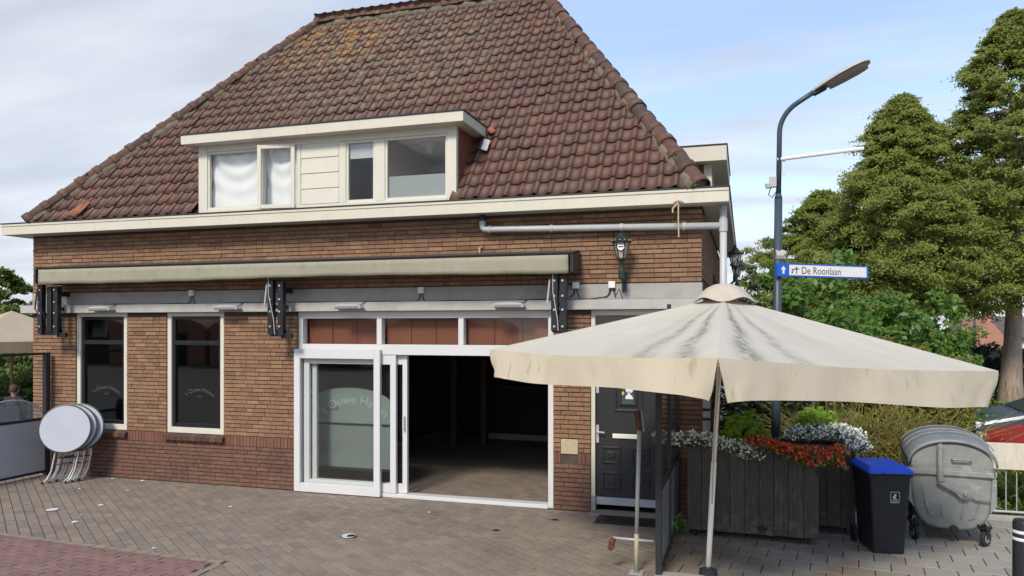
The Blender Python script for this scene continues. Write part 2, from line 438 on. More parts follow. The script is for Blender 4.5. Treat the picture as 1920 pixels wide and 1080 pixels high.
def mesh_of(mb, mat, name, off=Vector((0, 0, 0)), smooth=False):
    me = bpy.data.meshes.new(name)
    vs = [(p[0] - off[0], p[1] - off[1], p[2] - off[2]) for p in mb.v]
    me.from_pydata(vs, [], mb.f)
    if any(mb.r):
        a = me.attributes.new('rnd', 'FLOAT', 'FACE')
        a.data.foreach_set('value', np.array(mb.r, dtype=np.float32))
    me.materials.append(mat)
    if smooth:
        me.polygons.foreach_set('use_smooth', [True] * len(me.polygons))
    me.update()
    return me


def fix_normals(me):
    bm = bmesh.new(); bm.from_mesh(me)
    bmesh.ops.recalc_face_normals(bm, faces=bm.faces)
    bm.to_mesh(me); bm.free()


def obj(name, mb, mat, parent=None, smooth=False, bev=0., kind=None, label=None, fix=True, local=False, angle=None):
    """link a mesh collected in world coordinates (or, local=True, in the parent's) as ONE object"""
    off = Vector((0, 0, 0)) if (local or parent is None) else org(parent)
    me = mesh_of(mb, mat, name, off, smooth)
    if fix: fix_normals(me)
    o = bpy.data.objects.new(name, me)
    COL.objects.link(o)
    if parent: o.parent = parent
    if bev:
        b = o.modifiers.new('bevel', 'BEVEL'); b.width = bev; b.segments = 2; b.limit_method = 'ANGLE'; b.angle_limit = R(35)
    if kind: o['kind'] = kind
    if label: o['label'] = label
    return o


def tag(o, label, cat, group=None):
    o['label'] = label; o['category'] = cat
    if group: o['group'] = group
    return o


def thing(name, loc, label, cat, group=None, rz=0.):
    o = bpy.data.objects.new(name, None)
    o.empty_display_size = .2
    COL.objects.link(o)
    o.location = loc; o.rotation_euler.z = rz
    return tag(o, label, cat, group)


def single(name, mb, mat, label, cat, group=None, base=None, **k):
    """a thing that is one mesh, its origin at its base"""
    if base is None:
        a = np.array(mb.v); base = Vector(((a[:, 0].min() + a[:, 0].max()) / 2, (a[:, 1].min() + a[:, 1].max()) / 2, a[:, 2].min()))
    me = mesh_of(mb, mat, name, Vector(base), k.get('smooth', False)); fix_normals(me)
    o = bpy.data.objects.new(name, me); COL.objects.link(o); o.location = base
    if k.get('bev'):
        b = o.modifiers.new('bevel', 'BEVEL'); b.width = k['bev']; b.segments = 2; b.limit_method = 'ANGLE'; b.angle_limit = R(35)
    return tag(o, label, cat, group)


def piece(name, me, parent, loc, rot=None):
    o = bpy.data.objects.new(name, me)
    COL.objects.link(o)
    o.parent = parent
    o.location = Vector(loc) - org(parent)
    if rot is not None: o.rotation_euler = rot
    return o


def dup(root, loc, rz=None, label=None):
    r = root.copy(); COL.objects.link(r); r.location = loc
    if rz is not None: r.rotation_euler.z = rz
    if label: r['label'] = label
    for ch in list(root.children):
        c = ch.copy(); COL.objects.link(c); c.parent = r
        for g in list(ch.children):
            d = g.copy(); COL.objects.link(d); d.parent = c
    return r


def text_geo(s, size, bold=False):
    cu = bpy.data.curves.new('txt', 'FONT'); cu.body = s; cu.size = size
    if bold: cu.offset = size * .018
    o = bpy.data.objects.new('txt', cu); COL.objects.link(o)
    dg = bpy.context.evaluated_depsgraph_get()
    me = bpy.data.meshes.new_from_object(o.evaluated_get(dg))
    vs = [(v.co.x, v.co.y) for v in me.vertices]; fs = [tuple(p.vertices) for p in me.polygons]
    bpy.data.objects.remove(o); bpy.data.curves.remove(cu); bpy.data.meshes.remove(me)
    w = max(v[0] for v in vs)
    return vs, fs, w


def text_mb(s, size, place, bold=False, sx=1.):
    vs, fs, w = text_geo(s, size, bold)
    mb = MB(); mb.add([place(x * sx, y, w * sx) for x, y in vs], fs)
    return mb


# ------------------------------------------------------------------ vegetation helpers
def leaves(name, pts, size, mat, parent, normal=(0, 0, .6), aspect=.5, kind=None, seed=0, spread=1., droop=0.):
    """one foliage mesh: a small diamond leaf at each point"""
    g = np.random.default_rng(seed + 5)
    pts = np.asarray(pts, dtype=np.float64)
    n = len(pts)
    nr = g.normal(size=(n, 3)) * spread + np.array(normal)
    nr /= np.linalg.norm(nr, axis=1)[:, None] + 1e-9
    h = g.normal(size=(n, 3)); h[:, 2] -= droop
    t = np.cross(nr, h); t /= np.linalg.norm(t, axis=1)[:, None] + 1e-9
    if droop:
        t = h - nr * (h * nr).sum(1)[:, None]; t /= np.linalg.norm(t, axis=1)[:, None] + 1e-9
    b = np.cross(nr, t)
    s = size * g.uniform(.65, 1.35, n)[:, None]
    q = np.empty((n, 4, 3))
    q[:, 0] = pts - t * s; q[:, 1] = pts + b * s * aspect; q[:, 2] = pts + t * s; q[:, 3] = pts - b * s * aspect
    off = np.array(org(parent)) if parent is not None else np.zeros(3)
    co = (q.reshape(-1, 3) - off).astype(np.float32)
    me = bpy.data.meshes.new(name)
    me.vertices.add(4 * n); me.vertices.foreach_set('co', co.ravel())
    me.loops.add(4 * n); me.loops.foreach_set('vertex_index', np.arange(4 * n, dtype=np.int32))
    me.polygons.add(n); me.polygons.foreach_set('loop_start', np.arange(0, 4 * n, 4, dtype=np.int32))
    me.polygons.foreach_set('loop_total', np.full(n, 4, dtype=np.int32))
    a = me.attributes.new('rnd', 'FLOAT', 'FACE'); a.data.foreach_set('value', g.uniform(0, 1, n).astype(np.float32))
    me.materials.append(mat); me.update(calc_edges=True)
    o = bpy.data.objects.new(name, me); COL.objects.link(o)
    if parent is not None: o.parent = parent
    if kind: o['kind'] = kind
    return o


def clumps(centres, radii, per, squash=(1, 1, .7), shell=.5, seed=0):
    g = np.random.default_rng(seed + 77)
    out = []
    for c, r in zip(centres, radii):
        d = g.normal(size=(per, 3)); d /= np.linalg.norm(d, axis=1)[:, None]
        rr = (shell + (1 - shell) * g.uniform(0, 1, per) ** .6)[:, None] * r
        out.append(np.array(c) + d * rr * np.array(squash))
    return np.concatenate(out)


def tree(name, base, label, group, height, crown, trunk_r, leafmat, leaf, nclump, per, seed, cr=.42, trunk_top=.8, droop=.6, lean=0, flare=1.3):
    """crown(t) gives the crown radius at t = 0 (foot of crown) .. 1 (top); crown foot z = crown.z0"""
    g = np.random.default_rng(seed)
    root = thing(name, base, label, 'tree', group)
    bx, by, bz = base
    z0 = crown['z0']
    tz = bz + height * trunk_top
    tr = MB()
    npt = 9
    pts, rs = [], []
    for i in range(npt):
        k = i / (npt - 1)
        pts.append((bx + .05 * math.sin(k * 5 + seed), by + .05 * math.cos(k * 4), bz - .05 + (tz - bz) * k))
        rs.append(trunk_r * ((1 - k) ** .8 * .95 + .05) * (1 + (flare - 1) * max(0, 1 - k * 6)))
    tr.tube(pts, rs, 12)
    obj('trunk', tr, M['bark'], root, smooth=True)
    cs, rad = [], []
    br = MB()
    prof = crown['r']
    for i in range(nclump):
        t = g.uniform(0, 1) ** crown.get('pw', 1.2)
        z = z0 + (height + bz - z0) * t
        az = g.uniform(0, 2 * math.pi)
        rmax = np.interp(t, [p[0] for p in prof], [p[1] for p in prof]) * (1 + .17 * math.sin(az * 3 + z * 1.7 + seed) + .16 * math.sin(z * 4.1 + az * 2) + .10 * math.sin(z * 9.3 + az * 5 + seed))
        rr = rmax * (.35 + .65 * math.sqrt(g.uniform(0, 1))) * (1.22 if i % 9 == 0 else 1)
        c = np.array([bx + rr * math.cos(az), by + rr * math.sin(az), z - .12 * rr])
        cs.append(c); rad.append(cr * g.uniform(.55, 1.25) * (1 - .6 * t))
        if i % 4 == 0 and z < tz:
            zz = min(max(z - .25 * rr, bz + .5), tz)
            br.tube([(bx, by, zz), (bx + .6 * rr * math.cos(az), by + .6 * rr * math.sin(az), zz + .12 * rr), tuple(c)], [.05 * trunk_r / .25 + .012, .025, .008], 5)
    if br.v: obj('branches', br, M['bark'], root, smooth=True)
    p = []
    for c, r in zip(cs, rad):                               # each spray reaches outwards and droops at its tip
        o_ = np.array([c[0] - bx, c[1] - by, 0.]); o_ /= np.linalg.norm(o_) + 1e-6
        a_ = g.normal(0, .62, per) * r; l_ = np.array([-o_[1], o_[0], 0.])
        q_ = np.array(c) + a_[:, None] * o_ + (g.normal(0, .42, per) * r)[:, None] * l_
        q_[:, 2] += g.normal(0, .22, per) * r + .12 * r - .28 * np.abs(a_)
        p.append(q_)
    p = np.concatenate(p)
    leaves('crown', p, leaf, leafmat, root, (-.25, -.55, .8), .42, None, seed, .55, droop)
    return root


def shrub(name, base, label, size, mat, leaf, nclump, per, seed, cat='shrub', group=None, stems=True, aspect=.5, up=.5, cr=.3, rim=.55):
    g = np.random.default_rng(seed)
    root = thing(name, base, label, cat, group)
    bx, by, bz = base
    sx, sy, sz = size
    cs, rad = [], []
    for i in range(nclump):
        u, a = g.uniform(0, 1), g.uniform(0, 2 * math.pi)
        ph = math.acos(1 - u)
        q = rim + (1 - rim) * math.sqrt(g.uniform(0, 1))
        wob = 1 + .12 * math.sin(a * 4 + seed) + .1 * math.sin(ph * 5 + a * 2)
        cs.append((bx + sx * q * wob * math.sin(ph) ** .6 * math.cos(a), by + sy * q * wob * math.sin(ph) ** .6 * math.sin(a), bz + .05 + sz * q * wob * (math.cos(ph))))
        rad.append(cr * g.uniform(.6, 1.3))
    leaves('foliage', clumps(cs, rad, per, (1, 1, .8), .3, seed), leaf, mat, root, (-.15, -.45, up + .15), aspect, None, seed, .65)
    if stems:
        st = MB()
        for i in range(10):
            a = g.uniform(0, 6.28)
            st.tube([(bx + .1 * math.cos(a), by + .1 * math.sin(a), bz - .03), (bx + sx * .4 * math.cos(a), by + sy * .4 * math.sin(a), bz + sz * .6)], [.03, .012], 5)
        obj('stem', st, M['bark'], root)
    return root


# ------------------------------------------------------------------ ground
g_ = MB(); g_.add([(-150, -120, -.035), (150, -120, -.035), (150, 200, -.035), (-150, 200, -.035)], [(0, 1, 2, 3)])
ground = obj('ground', g_, M['ground'], kind='structure')

# terrace paving of clay pavers laid in running rows at 37 degrees
CAMP = Vector((0, -10.05, 2.5))
RED = [(-13.2, -3.02), (-8.43, -3.26), (-5.62, -3.42), (-5.42, -5.6), (-13.2, -5.6)]      # the red brick strip


def inpoly(x, y, poly):
    c = False
    n = len(poly)
    for i in range(n):
        x1, y1 = poly[i]; x2, y2 = poly[(i + 1) % n]
        if (y1 > y) != (y2 > y) and x < (x2 - x1) * (y - y1) / (y2 - y1) + x1: c = not c
    return c


def clip_poly(poly, p, nrm):
    """keep the part of a convex polygon on the side nrm points to"""
    out = []
    n = len(poly)
    for i in range(n):
        a, b = poly[i], poly[(i + 1) % n]
        da = (a[0] - p[0]) * nrm[0] + (a[1] - p[1]) * nrm[1]
        db = (b[0] - p[0]) * nrm[0] + (b[1] - p[1]) * nrm[1]
        if da >= 0: out.append(a)
        if (da >= 0) != (db >= 0):
            t = da / (da - db); out.append((a[0] + (b[0] - a[0]) * t, a[1] + (b[1] - a[1]) * t))
    return out


def in_frame(x, y, z=0, pad=30):
    th = R(17.1)
    dx, dy = x, y + 10.05
    d = -math.sin(th) * dx + math.cos(th) * dy
    if d < .5: return False
    px = 960 + 1420 * (math.cos(th) * dx + math.sin(th) * dy) / d
    py = 612 - 1420 * (z - 2.5) / d
    return -pad < px < 1920 + pad and -pad < py < 1080 + pad


def flat_piece(poly, z1, z0, mb, rnd):
    n = len(poly)
    a = sum(poly[i][0] * poly[(i + 1) % n][1] - poly[(i + 1) % n][0] * poly[i][1] for i in range(n))
    if a < 0: poly = poly[::-1]
    vs = [(x, y, z1) for x, y in poly] + [(x, y, z0) for x, y in poly]
    fs = [tuple(range(n))] + [(k, n + k, n + (k + 1) % n, (k + 1) % n) for k in range(n)]
    mb.add(vs, fs, rnd)


def paving(name, pname, bed, cells, mat, nmax=300, stuff_name=None, zt=0.):
    """bed: joint sheet; cells: list of (centre, angle, length, width, clip function); nearest ones in view are pieces, the rest one mesh"""
    b = MB(); b.add([(x, y, zt - .011) for x, y in bed], [tuple(range(len(bed)))])
    root = obj(name, b, M['joint'], kind='structure')
    full, cut = [], []
    for (c, ang, ln, wd, clips) in cells:
        ca, sa = math.cos(ang), math.sin(ang)
        hl, hw = ln / 2 - .0048, wd / 2 - .0048
        poly = [(c[0] + ca * u - sa * v, c[1] + sa * u + ca * v) for u, v in ((-hl, -hw), (hl, -hw), (hl, hw), (-hl, hw))]
        p2 = poly
        for (p, nrm) in clips:
            if p2: p2 = clip_poly(p2, p, nrm)
        if len(p2) < 3: continue
        if p2 == poly: full.append((c, ang, ln, wd, poly))
        else: cut.append(p2)
    full.sort(key=lambda q: (not in_frame(q[0][0], q[0][1]), (Vector((*q[0], 0)) - CAMP).length))
    meshes = {}
    n_ = 0
    rest = MB()
    for (c, ang, ln, wd, poly) in full:
        dz = random.gauss(0, .0012)
        if n_ < nmax and in_frame(*c):
            key = (round(ln, 3), round(wd, 3))
            if key not in meshes:
                mb = MB(); hl, hw = ln / 2 - .0048, wd / 2 - .0048
                e = .004
                vs = [(-hl + e, -hw + e, 0), (hl - e, -hw + e, 0), (hl - e, hw - e, 0), (-hl + e, hw - e, 0), (-hl, -hw, -e), (hl, -hw, -e), (hl, hw, -e), (-hl, hw, -e), (-hl, -hw, -.03), (hl, -hw, -.03), (hl, hw, -.03), (-hl, hw, -.03)]
                fs = [(0, 1, 2, 3)] + [(k, 4 + k, 4 + (k + 1) % 4, (k + 1) % 4) for k in range(4)] + [(4 + k, 8 + k, 8 + (k + 1) % 4, 4 + (k + 1) % 4) for k in range(4)]
                mb.add(vs, fs)
                meshes[key] = mesh_of(mb, mat, pname); fix_normals(meshes[key])
            piece(pname, meshes[key], root, (c[0], c[1], zt + dz), (random.gauss(0, .004), random.gauss(0, .004), ang + random.gauss(0, .006)))
            n_ += 1
        else:
            flat_piece(poly, zt + dz, zt - .03, rest, random.random() + .001)
    for p2 in cut: flat_piece(p2, zt + random.gauss(0, .001), zt - .03, rest, random.random() + .001)
    if rest.v:
        obj(stuff_name or pname, rest, mat, root, kind='stuff')
    return root


cells = []
ang = R(-37)
ca, sa = math.cos(ang), math.sin(ang)
clip_main = [((-.82, 0), (-1, 0)), ((0, -.004), (0, -1)), ((0, -5.6), (0, 1)), ((-13.2, 0), (1, 0)), ]
for i in range(-75, 90):
    v = i * .118
    for j in range(-70, 75):
        u = j * .222 + (.111 if i % 2 else 0) + .03 * math.sin(i * 2.3)
        x = -6 + ca * u - sa * v; y = -3 + sa * u + ca * v
        if not (-13.4 < x < -.6 and -5.8 < y < .2): continue
        # the border strip and red brick strip cut the rows off
        if inpoly(x, y + .0, [(-13.4, -2.98), (-8.43, -3.21), (-5.4, -3.39), (-5.28, -6), (-13.4, -6)]):
            continue
        cl = list(clip_main)
        if x < -5.1 and y < -2.6:
            if x < -5.45 or y > -3.3: cl.append(((-8.43, -3.07), (.045, 1))) if x < -5.2 else None
            else: cl.append(((-5.245, -3.4), (1, .07)))
        cells.append(((x, y), ang, .222, .118, cl))
pavement = paving('pavement', 'paver', [(-13.2, -5.6), (-.82, -5.6), (-.82, .0), (-13.2, .0)], cells, M['paver'], 300)

cells = []
for k in range(40):                                      # border course
    x = -13 + k * .2
    if x < -5.25: cells.append(((x, -2.86 - .045 * (x + 13.2) - .06), R(-2.6), .2, .1, []))
for k in range(12):
    cells.append(((-5.3 + .0, -3.42 - k * .2), R(-86), .2, .1, []))
border = paving('border_course', 'border_paver', [(-13.2, -3.05), (-13.2, -2.8), (-5.1, -3.15), (-5.1, -3.4), ], cells, M['border'], 300, zt=.002)

cells = []
clr = [((-5.36, -3.3), (-1, -.05)), ((-8.43, -3.18), (-.045, -1)), ((0, -5.6), (0, 1)), ((-13.2, 0), (1, 0))]
for i in range(0, 27):
    for j in range(-1, 42):
        x = -13.2 + j * .2 + (.1 if i % 2 else 0); y = -2.95 - i * .098 - .045 * (x + 13.2)
        if x < -5.3: cells.append(((x, y), R(-2.6), .2, .098, clr))
street = paving('street', 'red_paver', [(-13.2, -5.6), (-5.38, -5.6), (-5.35, -3.34), (-13.2, -2.98)], cells, M['redbrick_road'], 300, zt=.001)

cells = []
ang = R(-7)
ca, sa = math.cos(ang), math.sin(ang)
cls = [((-.815, 0), (1, 0)), ((0, -4.6), (0, 1)), ((0, 1.1), (0, -1)), ((4.6, 0), (-1, 0))]
for i in range(-14, 12):
    for j in range(-12, 16):
        u = j * .305 + (.15 if i % 2 else 0); v = i * .305
        x = 1.6 + ca * u - sa * v; y = -1.4 + sa * u + ca * v
        if -1 < x < 4.8 and -4.8 < y < 1.3: cells.append(((x, y), ang, .305, .305, cls))
side = paving('side_pavement', 'slab', [(-.815, -4.6), (4.6, -4.6), (4.6, 1.1), (-.815, 1.1)], cells, M['slab'], 300, zt=.0015)
kb = MB(); kb.box(2.2, 12, 1.12, 1.22, -.03, .06)
obj('kerb', kb, M['concrete'], kind='structure', bev=.01)
vb = MB(); vb.add([(-.3, 1.25, -.02), (14, 1.25, -.02), (14, 2.6, -.02), (-.3, 2.6, -.02)], [(0, 1, 2, 3)])
obj('verge', vb, M['soil'], kind='structure')
cp = MB(); cp.add([(-.3, 2.6, -.025), (40, 2.6, -.025), (40, 60, -.025), (-.3, 60, -.025)], [(0, 1, 2, 3)])
obj('car_park', cp, M['ground'], kind='structure')

# ------------------------------------------------------------------ the building
X0, X1, YB = -11.73, -.53, 7.4
cafe = thing('cafe_building', (-6.1, 0, 0), 'brown brick corner cafe with steep tiled hip roof and long dormer', 'building')
OPEN = [(-10.79, -9.73, .79, 2.72), (-8.93, -7.84, .79, 2.72), (-6.5, -2.505, 0, 2.72), (-1.985, -1.05, 0, 2.72)]
wall = MB()
T = .25
YF = .014                                                  # mortar face stands behind the brick faces
zs = [0, .79, 2.72, 4.05]
xs = [X0]
for a, b, _, _ in OPEN: xs += [a, b]
xs += [X1]
for k in range(0, len(xs), 2): wall.box(xs[k] + (.002 if k else 0), xs[k + 1] - .002 if k < len(xs) - 2 else xs[k + 1] - .014, YF, T, 0, 2.72)
for a, b, z0, z1 in OPEN[:2]: wall.box(a, b, YF, T, 0, z0 - .1)
wall.box(X0, X1 - .014, YF, T, 2.722, 4.05)
wall.box(X0, X0 + T, T, YB, 0, 4.05); wall.box(X1 - T, X1 - .014, T + .002, YB, 0, 4.05); wall.box(X0 + T + .002, X1 - T - .002, YB - T, YB, 0, 4.05)
wall = obj('wall', wall, M['mortar'], cafe)


def brick_cells():
    out = []                                               # (x0, x1, z0, z1, zone)
    H = .0625
    k = 0
    z = .006
    zone_of = lambda zz: 'plinth' if zz < .6 else 'brick'
    rows = []
    while z < .59: rows.append((z, H, 'plinth')); z += H
    zsol = z
    z = zsol + .16
    zb = z
    while z + H < 2.715: rows.append((z, H, 'brick')); z += H
    z = 3.078
    while z + H < 4.06: rows.append((z, H, 'brick')); z += H
    for i, (z, h, zone) in enumerate(rows):
        iv = [(X0, X1)]
        for a, b, o0, o1 in OPEN:
            if z + h > o0 - .1 and z < o1:
                iv = [q for (p0, p1) in iv for q in ((p0, min(p1, a)), (max(p0, b), p1)) if q[1] - q[0] > .03]
        for (a, b) in iv:
            x = a
            first = True
            while x < b - .02:
                if first: ln = (.107, .214, .16)[i % 3] if random.random() < .8 else .214
                else: ln = .214 if random.random() < .86 else .107
                first = False
                e = x + ln
                if b - e < .06: e = b
                if e - x > .26: e = x + (b - x) / 2
                out.append((x + .003, e - .003, z + .0065, z + h - .0065, zone))
                x = e
    # soldier course between the openings
    iv = [(X0, -10.79), (-9.73, -8.93), (-7.84, -6.5), (-2.505, -1.985), (-1.05, X1), (-10.79, -9.73), (-8.93, -7.84)]
    for q, (a, b) in enumerate(iv):
        n = max(1, round((b - a) / .062))
        w = (b - a) / n
        top = .155 if q < 5 else .07
        for k in range(n): out.append((a + k * w + .004, a + (k + 1) * w - .004, zsol + .004, zsol + top, 'soldier'))
    return out


bc = brick_cells()
STONE = (-2.395, -2.16, .768, .968)
bc2 = []
for b in bc:
    if b[0] < STONE[1] and b[1] > STONE[0] and b[2] < STONE[3] - .01 and b[3] > STONE[2] + .01:
        for a_, e_ in ((b[0], min(b[1], STONE[0] - .006)), (max(b[0], STONE[1] + .006), b[1])):
            if e_ - a_ > .02: bc2.append((a_, e_, *b[2:]))
    else: bc2.append(b)
bc = bc2
def brick_rank(b):
    c = Vector(((b[0] + b[1]) / 2, 0, (b[2] + b[3]) / 2))
    hid = (-1.9 < c.x < -.53 and 1.75 < c.z < 2.7) or (-1.05 < c.x and c.z < 1.0)
    return (hid, (c - CAMP).length - (b[1] - b[0]) * 2)
bc.sort(key=brick_rank)
bmesh_cache = {}
rest = {}
for i, (a, b, z0, z1, zone) in enumerate(bc):
    p = random.gauss(0, .0015)
    if i < 300:
        key = (round(b - a, 2), round(z1 - z0, 2), zone)
        if key not in bmesh_cache:
            w, h = (b - a) / 2, (z1 - z0) / 2
            e = .003
            mb = MB()
            vs = [(-w + e, 0, -h + e), (w - e, 0, -h + e), (w - e, 0, h - e), (-w + e, 0, h - e), (-w, e, -h), (w, e, -h), (w, e, h), (-w, e, h), (-w, .04, -h), (w, .04, -h), (w, .04, h), (-w, .04, h)]
            fs = [(0, 1, 2, 3)] + [(k, 4 + k, 4 + (k + 1) % 4, (k + 1) % 4) for k in range(4)] + [(4 + k, 8 + k, 8 + (k + 1) % 4, 4 + (k + 1) % 4) for k in range(4)]
            mb.add(vs, fs)
            bmesh_cache[key] = mesh_of(mb, M[zone], 'brick'); fix_normals(bmesh_cache[key])
        piece('brick', bmesh_cache[key], wall, ((a + b) / 2, p, (z0 + z1) / 2))
    else:
        rest.setdefault(zone, MB()).box(a, b, p, .03, z0, z1, random.random() + .001, skip='b')
# east flank bricks (seen only edge-on)
fl = rest['brick']
for i in range(64):
    z = .006 + i * .0625
    if 2.70 < z < 3.07: continue
    y = .0 if i % 2 else -.0
    y = .005
    while y < YB - .1:
        ln = .214 if (i + int(y * 10)) % 5 else .107
        fl.box(X1 - .03, X1 + random.gauss(0, .001), y + .012, y + ln - .004, z + .005, z + .058, random.random() + .001, skip='l')
        y += ln
for zone, mb in rest.items(): obj('brickwork' if zone == 'brick' else zone + '_brickwork', mb, M[zone], wall, kind='stuff', fix=False)
st = MB(); st.box(*STONE[:2], -.004, .03, *STONE[2:]); obj('inset_stone', st, M['stone'], wall, bev=.004)

band = MB(); band.box(X0 - .004, X1 + .004, -.012, .2, 2.862, 3.066); obj('concrete_lintel', band, M['concrete'], cafe, bev=.006)
ledge = MB(); ledge.box(X0 - .17, X1 + .012, -.10, .2, 2.724, 2.858); obj('concrete_ledge', ledge, M['concrete_ledge'], cafe, bev=.008)

# eaves
fx0, fx1, fy = -12.04, -.19, -.33
fas = MB(); fas.box(fx0, fx1, fy, fy + .03, 4.045, 4.225)
fas.box(fx0 + .002, fx1, fy - .012, fy - .002, 4.185, 4.222)
fas.box(fx1 - .03, fx1, fy + .032, YB + .3, 4.045, 4.225)
fas.box(fx0, fx0 + .03, fy + .032, YB + .3, 4.045, 4.225)
obj('eaves_fascia', fas, M['cream'], cafe, bev=.004)
sof = MB(); sof.box(fx0 + .03, fx1 - .03, fy + .03, -.002, 4.05, 4.075); sof.box(X1 + .002, fx1 - .03, .0, YB + .3, 4.05, 4.075); sof.box(fx0 + .03, X0 - .002, 0, YB + .3, 4.05, 4.075)
obj('soffit', sof, M['cream_clean'], cafe)
gl_ = MB(); gl_.box(fx0 - .015, fx1 + .015, fy - .022, fy + .12, 4.226, 4.242); gl_.box(fx1 - .12, fx1 + .015, fy + .122, YB + .3, 4.226, 4.242)
gl_.box(fx0 - .015, fx0 + .12, fy + .122, YB + .3, 4.226, 4.242)
obj('gutter_lip', gl_, M['felt'], cafe)

# ---- roof: hip roof with pantiles
EZ = 4.25
FL, FR = Vector((-11.48, -.28, EZ)), Vector((-.55, -.28, EZ))
RL, RR_ = Vector((-8.15, 3.27, 8.50)), Vector((-3.50, 3.27, 8.50))
BL, BR_ = Vector((-11.48, YB + .25, EZ)), Vector((-.55, YB + .25, EZ))
DX0, DX1, DY = -8.145, -3.842, .62                            # dormer footprint
slope = (RL.z - EZ) / (RL.y - FL.y)
def fz(y): return EZ + slope * (y - FL.y)
def hipx(y, left=True):
    t = (y - FL.y) / (RL.y - FL.y)
    return FL.x + (RL.x - FL.x) * t if left else FR.x + (RR_.x - FR.x) * t
dk = MB()
def dq(pts): dk.add([(p[0], p[1], p[2] - .045) for p in pts], [tuple(range(len(pts)))])
y0 = FL.y
dq([FL, (DX0, y0, EZ), (DX0, DY, fz(DY)), (hipx(DY), DY, fz(DY))])
dq([(DX1, y0, EZ), FR, (hipx(DY, False), DY, fz(DY)), (DX1, DY, fz(DY))])
dq([(hipx(DY), DY, fz(DY)), (hipx(DY, False), DY, fz(DY)), RR_, RL])
dq([FR, BR_, RR_]); dq([BL, FL, RL]); dq([BR_, BL, RL, RR_])
roof = obj('roof', dk, M['deck'], cafe, fix=False)

TW, TE = .205, .262
prof = [(0, .020), (.022, .004), (.06, -.006), (.105, -.006), (.14, .006), (.163, .028), (.185, .038), (.207, .034), (.224, .018)]
def tile_mb(rnd=0.):
    mb = MB()
    ln = TE + .055
    vs, n = [], len(prof)
    for (u, h) in prof: vs.append((u, 0, h + .030))
    for (u, h) in prof: vs.append((u, ln, h + .002))
    for (u, h) in prof: vs.append((u, .002, h + .012))
    fs = [(k, k + 1, n + k + 1, n + k) for k in range(n - 1)] + [(2 * n + k, 2 * n + k + 1, k + 1, k) for k in range(n - 1)]
    vs2 = [(prof[-1][0], ln, prof[-1][1] - .016)]
    mb.add(vs, fs, rnd)
    return mb
TME = mesh_of(tile_mb(), M['tile'], 'tile', smooth=True)
TMO = mesh_of(tile_mb(), M['new_tile'], 'tile', smooth=True)


def lay(A, U, V, ulen, vlen, inside):
    Nn = U.cross(V).normalized()
    Mx = Matrix((U, V, Nn)).transposed()
    out = []
    rows = int(vlen / TE) + 1
    for j in range(rows):
        for i in range(-1, int(ulen / TW) + 1):
            P = A + U * (i * TW + random.gauss(0, .0025)) + V * (j * TE - .02 + random.gauss(0, .005)) + Nn * (.004 + random.gauss(0, .003))
            k = inside(P, U, V)
            if k: out.append((P, Mx, k))
    return out


def front_in(P, U, V):
    cs = [P + U * a + V * b for a in (0.01, TW) for b in (0.01, TE)]
    c = P + U * (TW / 2) + V * (TE / 2)
    if c.z > RL.z + .05: return 0
    for q in cs:
        if DX0 + .06 < q.x < DX1 - .06 and q.y < DY + .0: return 0
    ins = [hipx(q.y) - .02 < q.x < hipx(q.y, False) + .02 for q in cs]
    if all(ins): return 1
    return 2 if any(ins) else 0


Uf = Vector((1, 0, 0)); Vf = (RL - Vector((RL.x, FL.y, EZ))).normalized()
tl = lay(FL + Vector((0, 0, .0)), Uf, Vf, FR.x - FL.x, (RL - Vector((RL.x, FL.y, EZ))).length, front_in)
tl.sort(key=lambda t: (t[2], (t[0] - CAMP).length))
tst = MB(); tcut = MB()
tmb = tile_mb()
cnt = 0
for (P, Mx, k) in tl:
    if k == 1 and cnt < 300:
        o = piece('tile', TME, roof, P, (Mx @ Euler((random.gauss(0, .012), random.gauss(0, .012), random.gauss(0, .01))).to_matrix()).to_euler())
        cnt += 1
    else:
        tgt = tst if k == 1 else tcut
        rot = Mx @ Euler((random.gauss(0, .012), random.gauss(0, .012), 0)).to_matrix()
        tgt.add([P + rot @ Vector(v) for v in tmb.v], tmb.f, random.random() + .001)
o = obj('tiling', tst, M['tile'], roof, smooth=True, kind='stuff', fix=False)
o = obj('cut_tiling', tcut, M['tile'], roof, smooth=True, kind='stuff', fix=False)
bm = bmesh.new(); bm.from_mesh(o.data)
for (p, q, s) in ((FL, RL, 1), (FR, RR_, -1)):
    d = (q - p); nn = Vector((d.y, -d.x, 0)) * s
    bmesh.ops.bisect_plane(bm, geom=bm.verts[:] + bm.edges[:] + bm.faces[:], plane_co=p - org(roof), plane_no=nn, clear_inner=True)
bm.to_mesh(o.data); bm.free()
# the other three slopes: one mesh of plain tiles each (out of the photo's sight)
oth = MB()
for (A, B, Rd0, Rd1) in ((FR, BR_, RR_, RR_), (BL, FL, RL, RL), (BR_, BL, RR_, RL)):
    U = (B - A).normalized(); mid = (Rd0 + Rd1) / 2
    foot = A + U * (mid - A).dot(U); V = (mid - foot).normalized(); h = (mid - foot).length; W = (B - A).length
    u0, u1 = (Rd0 - A).dot(U), (Rd1 - A).dot(U)
    Nn = U.cross(V)
    Mx = Matrix((U, V, Nn)).transposed()
    for j in range(int(h / TE) + 1):
        t = min(1, (j + .5) * TE / h)
        a, b = u0 * t, W + (u1 - W) * t
        for i in range(int(W / TW)):
            if a + .02 < (i + .5) * TW < b - .02:
                P = A + U * (i * TW) + V * (j * TE)
                oth.add([P + Mx @ Vector(v) for v in tmb.v], tmb.f, random.random() + .001)
obj('hidden_slope_tiling', oth, M['tile'], roof, smooth=True, kind='stuff', fix=False)


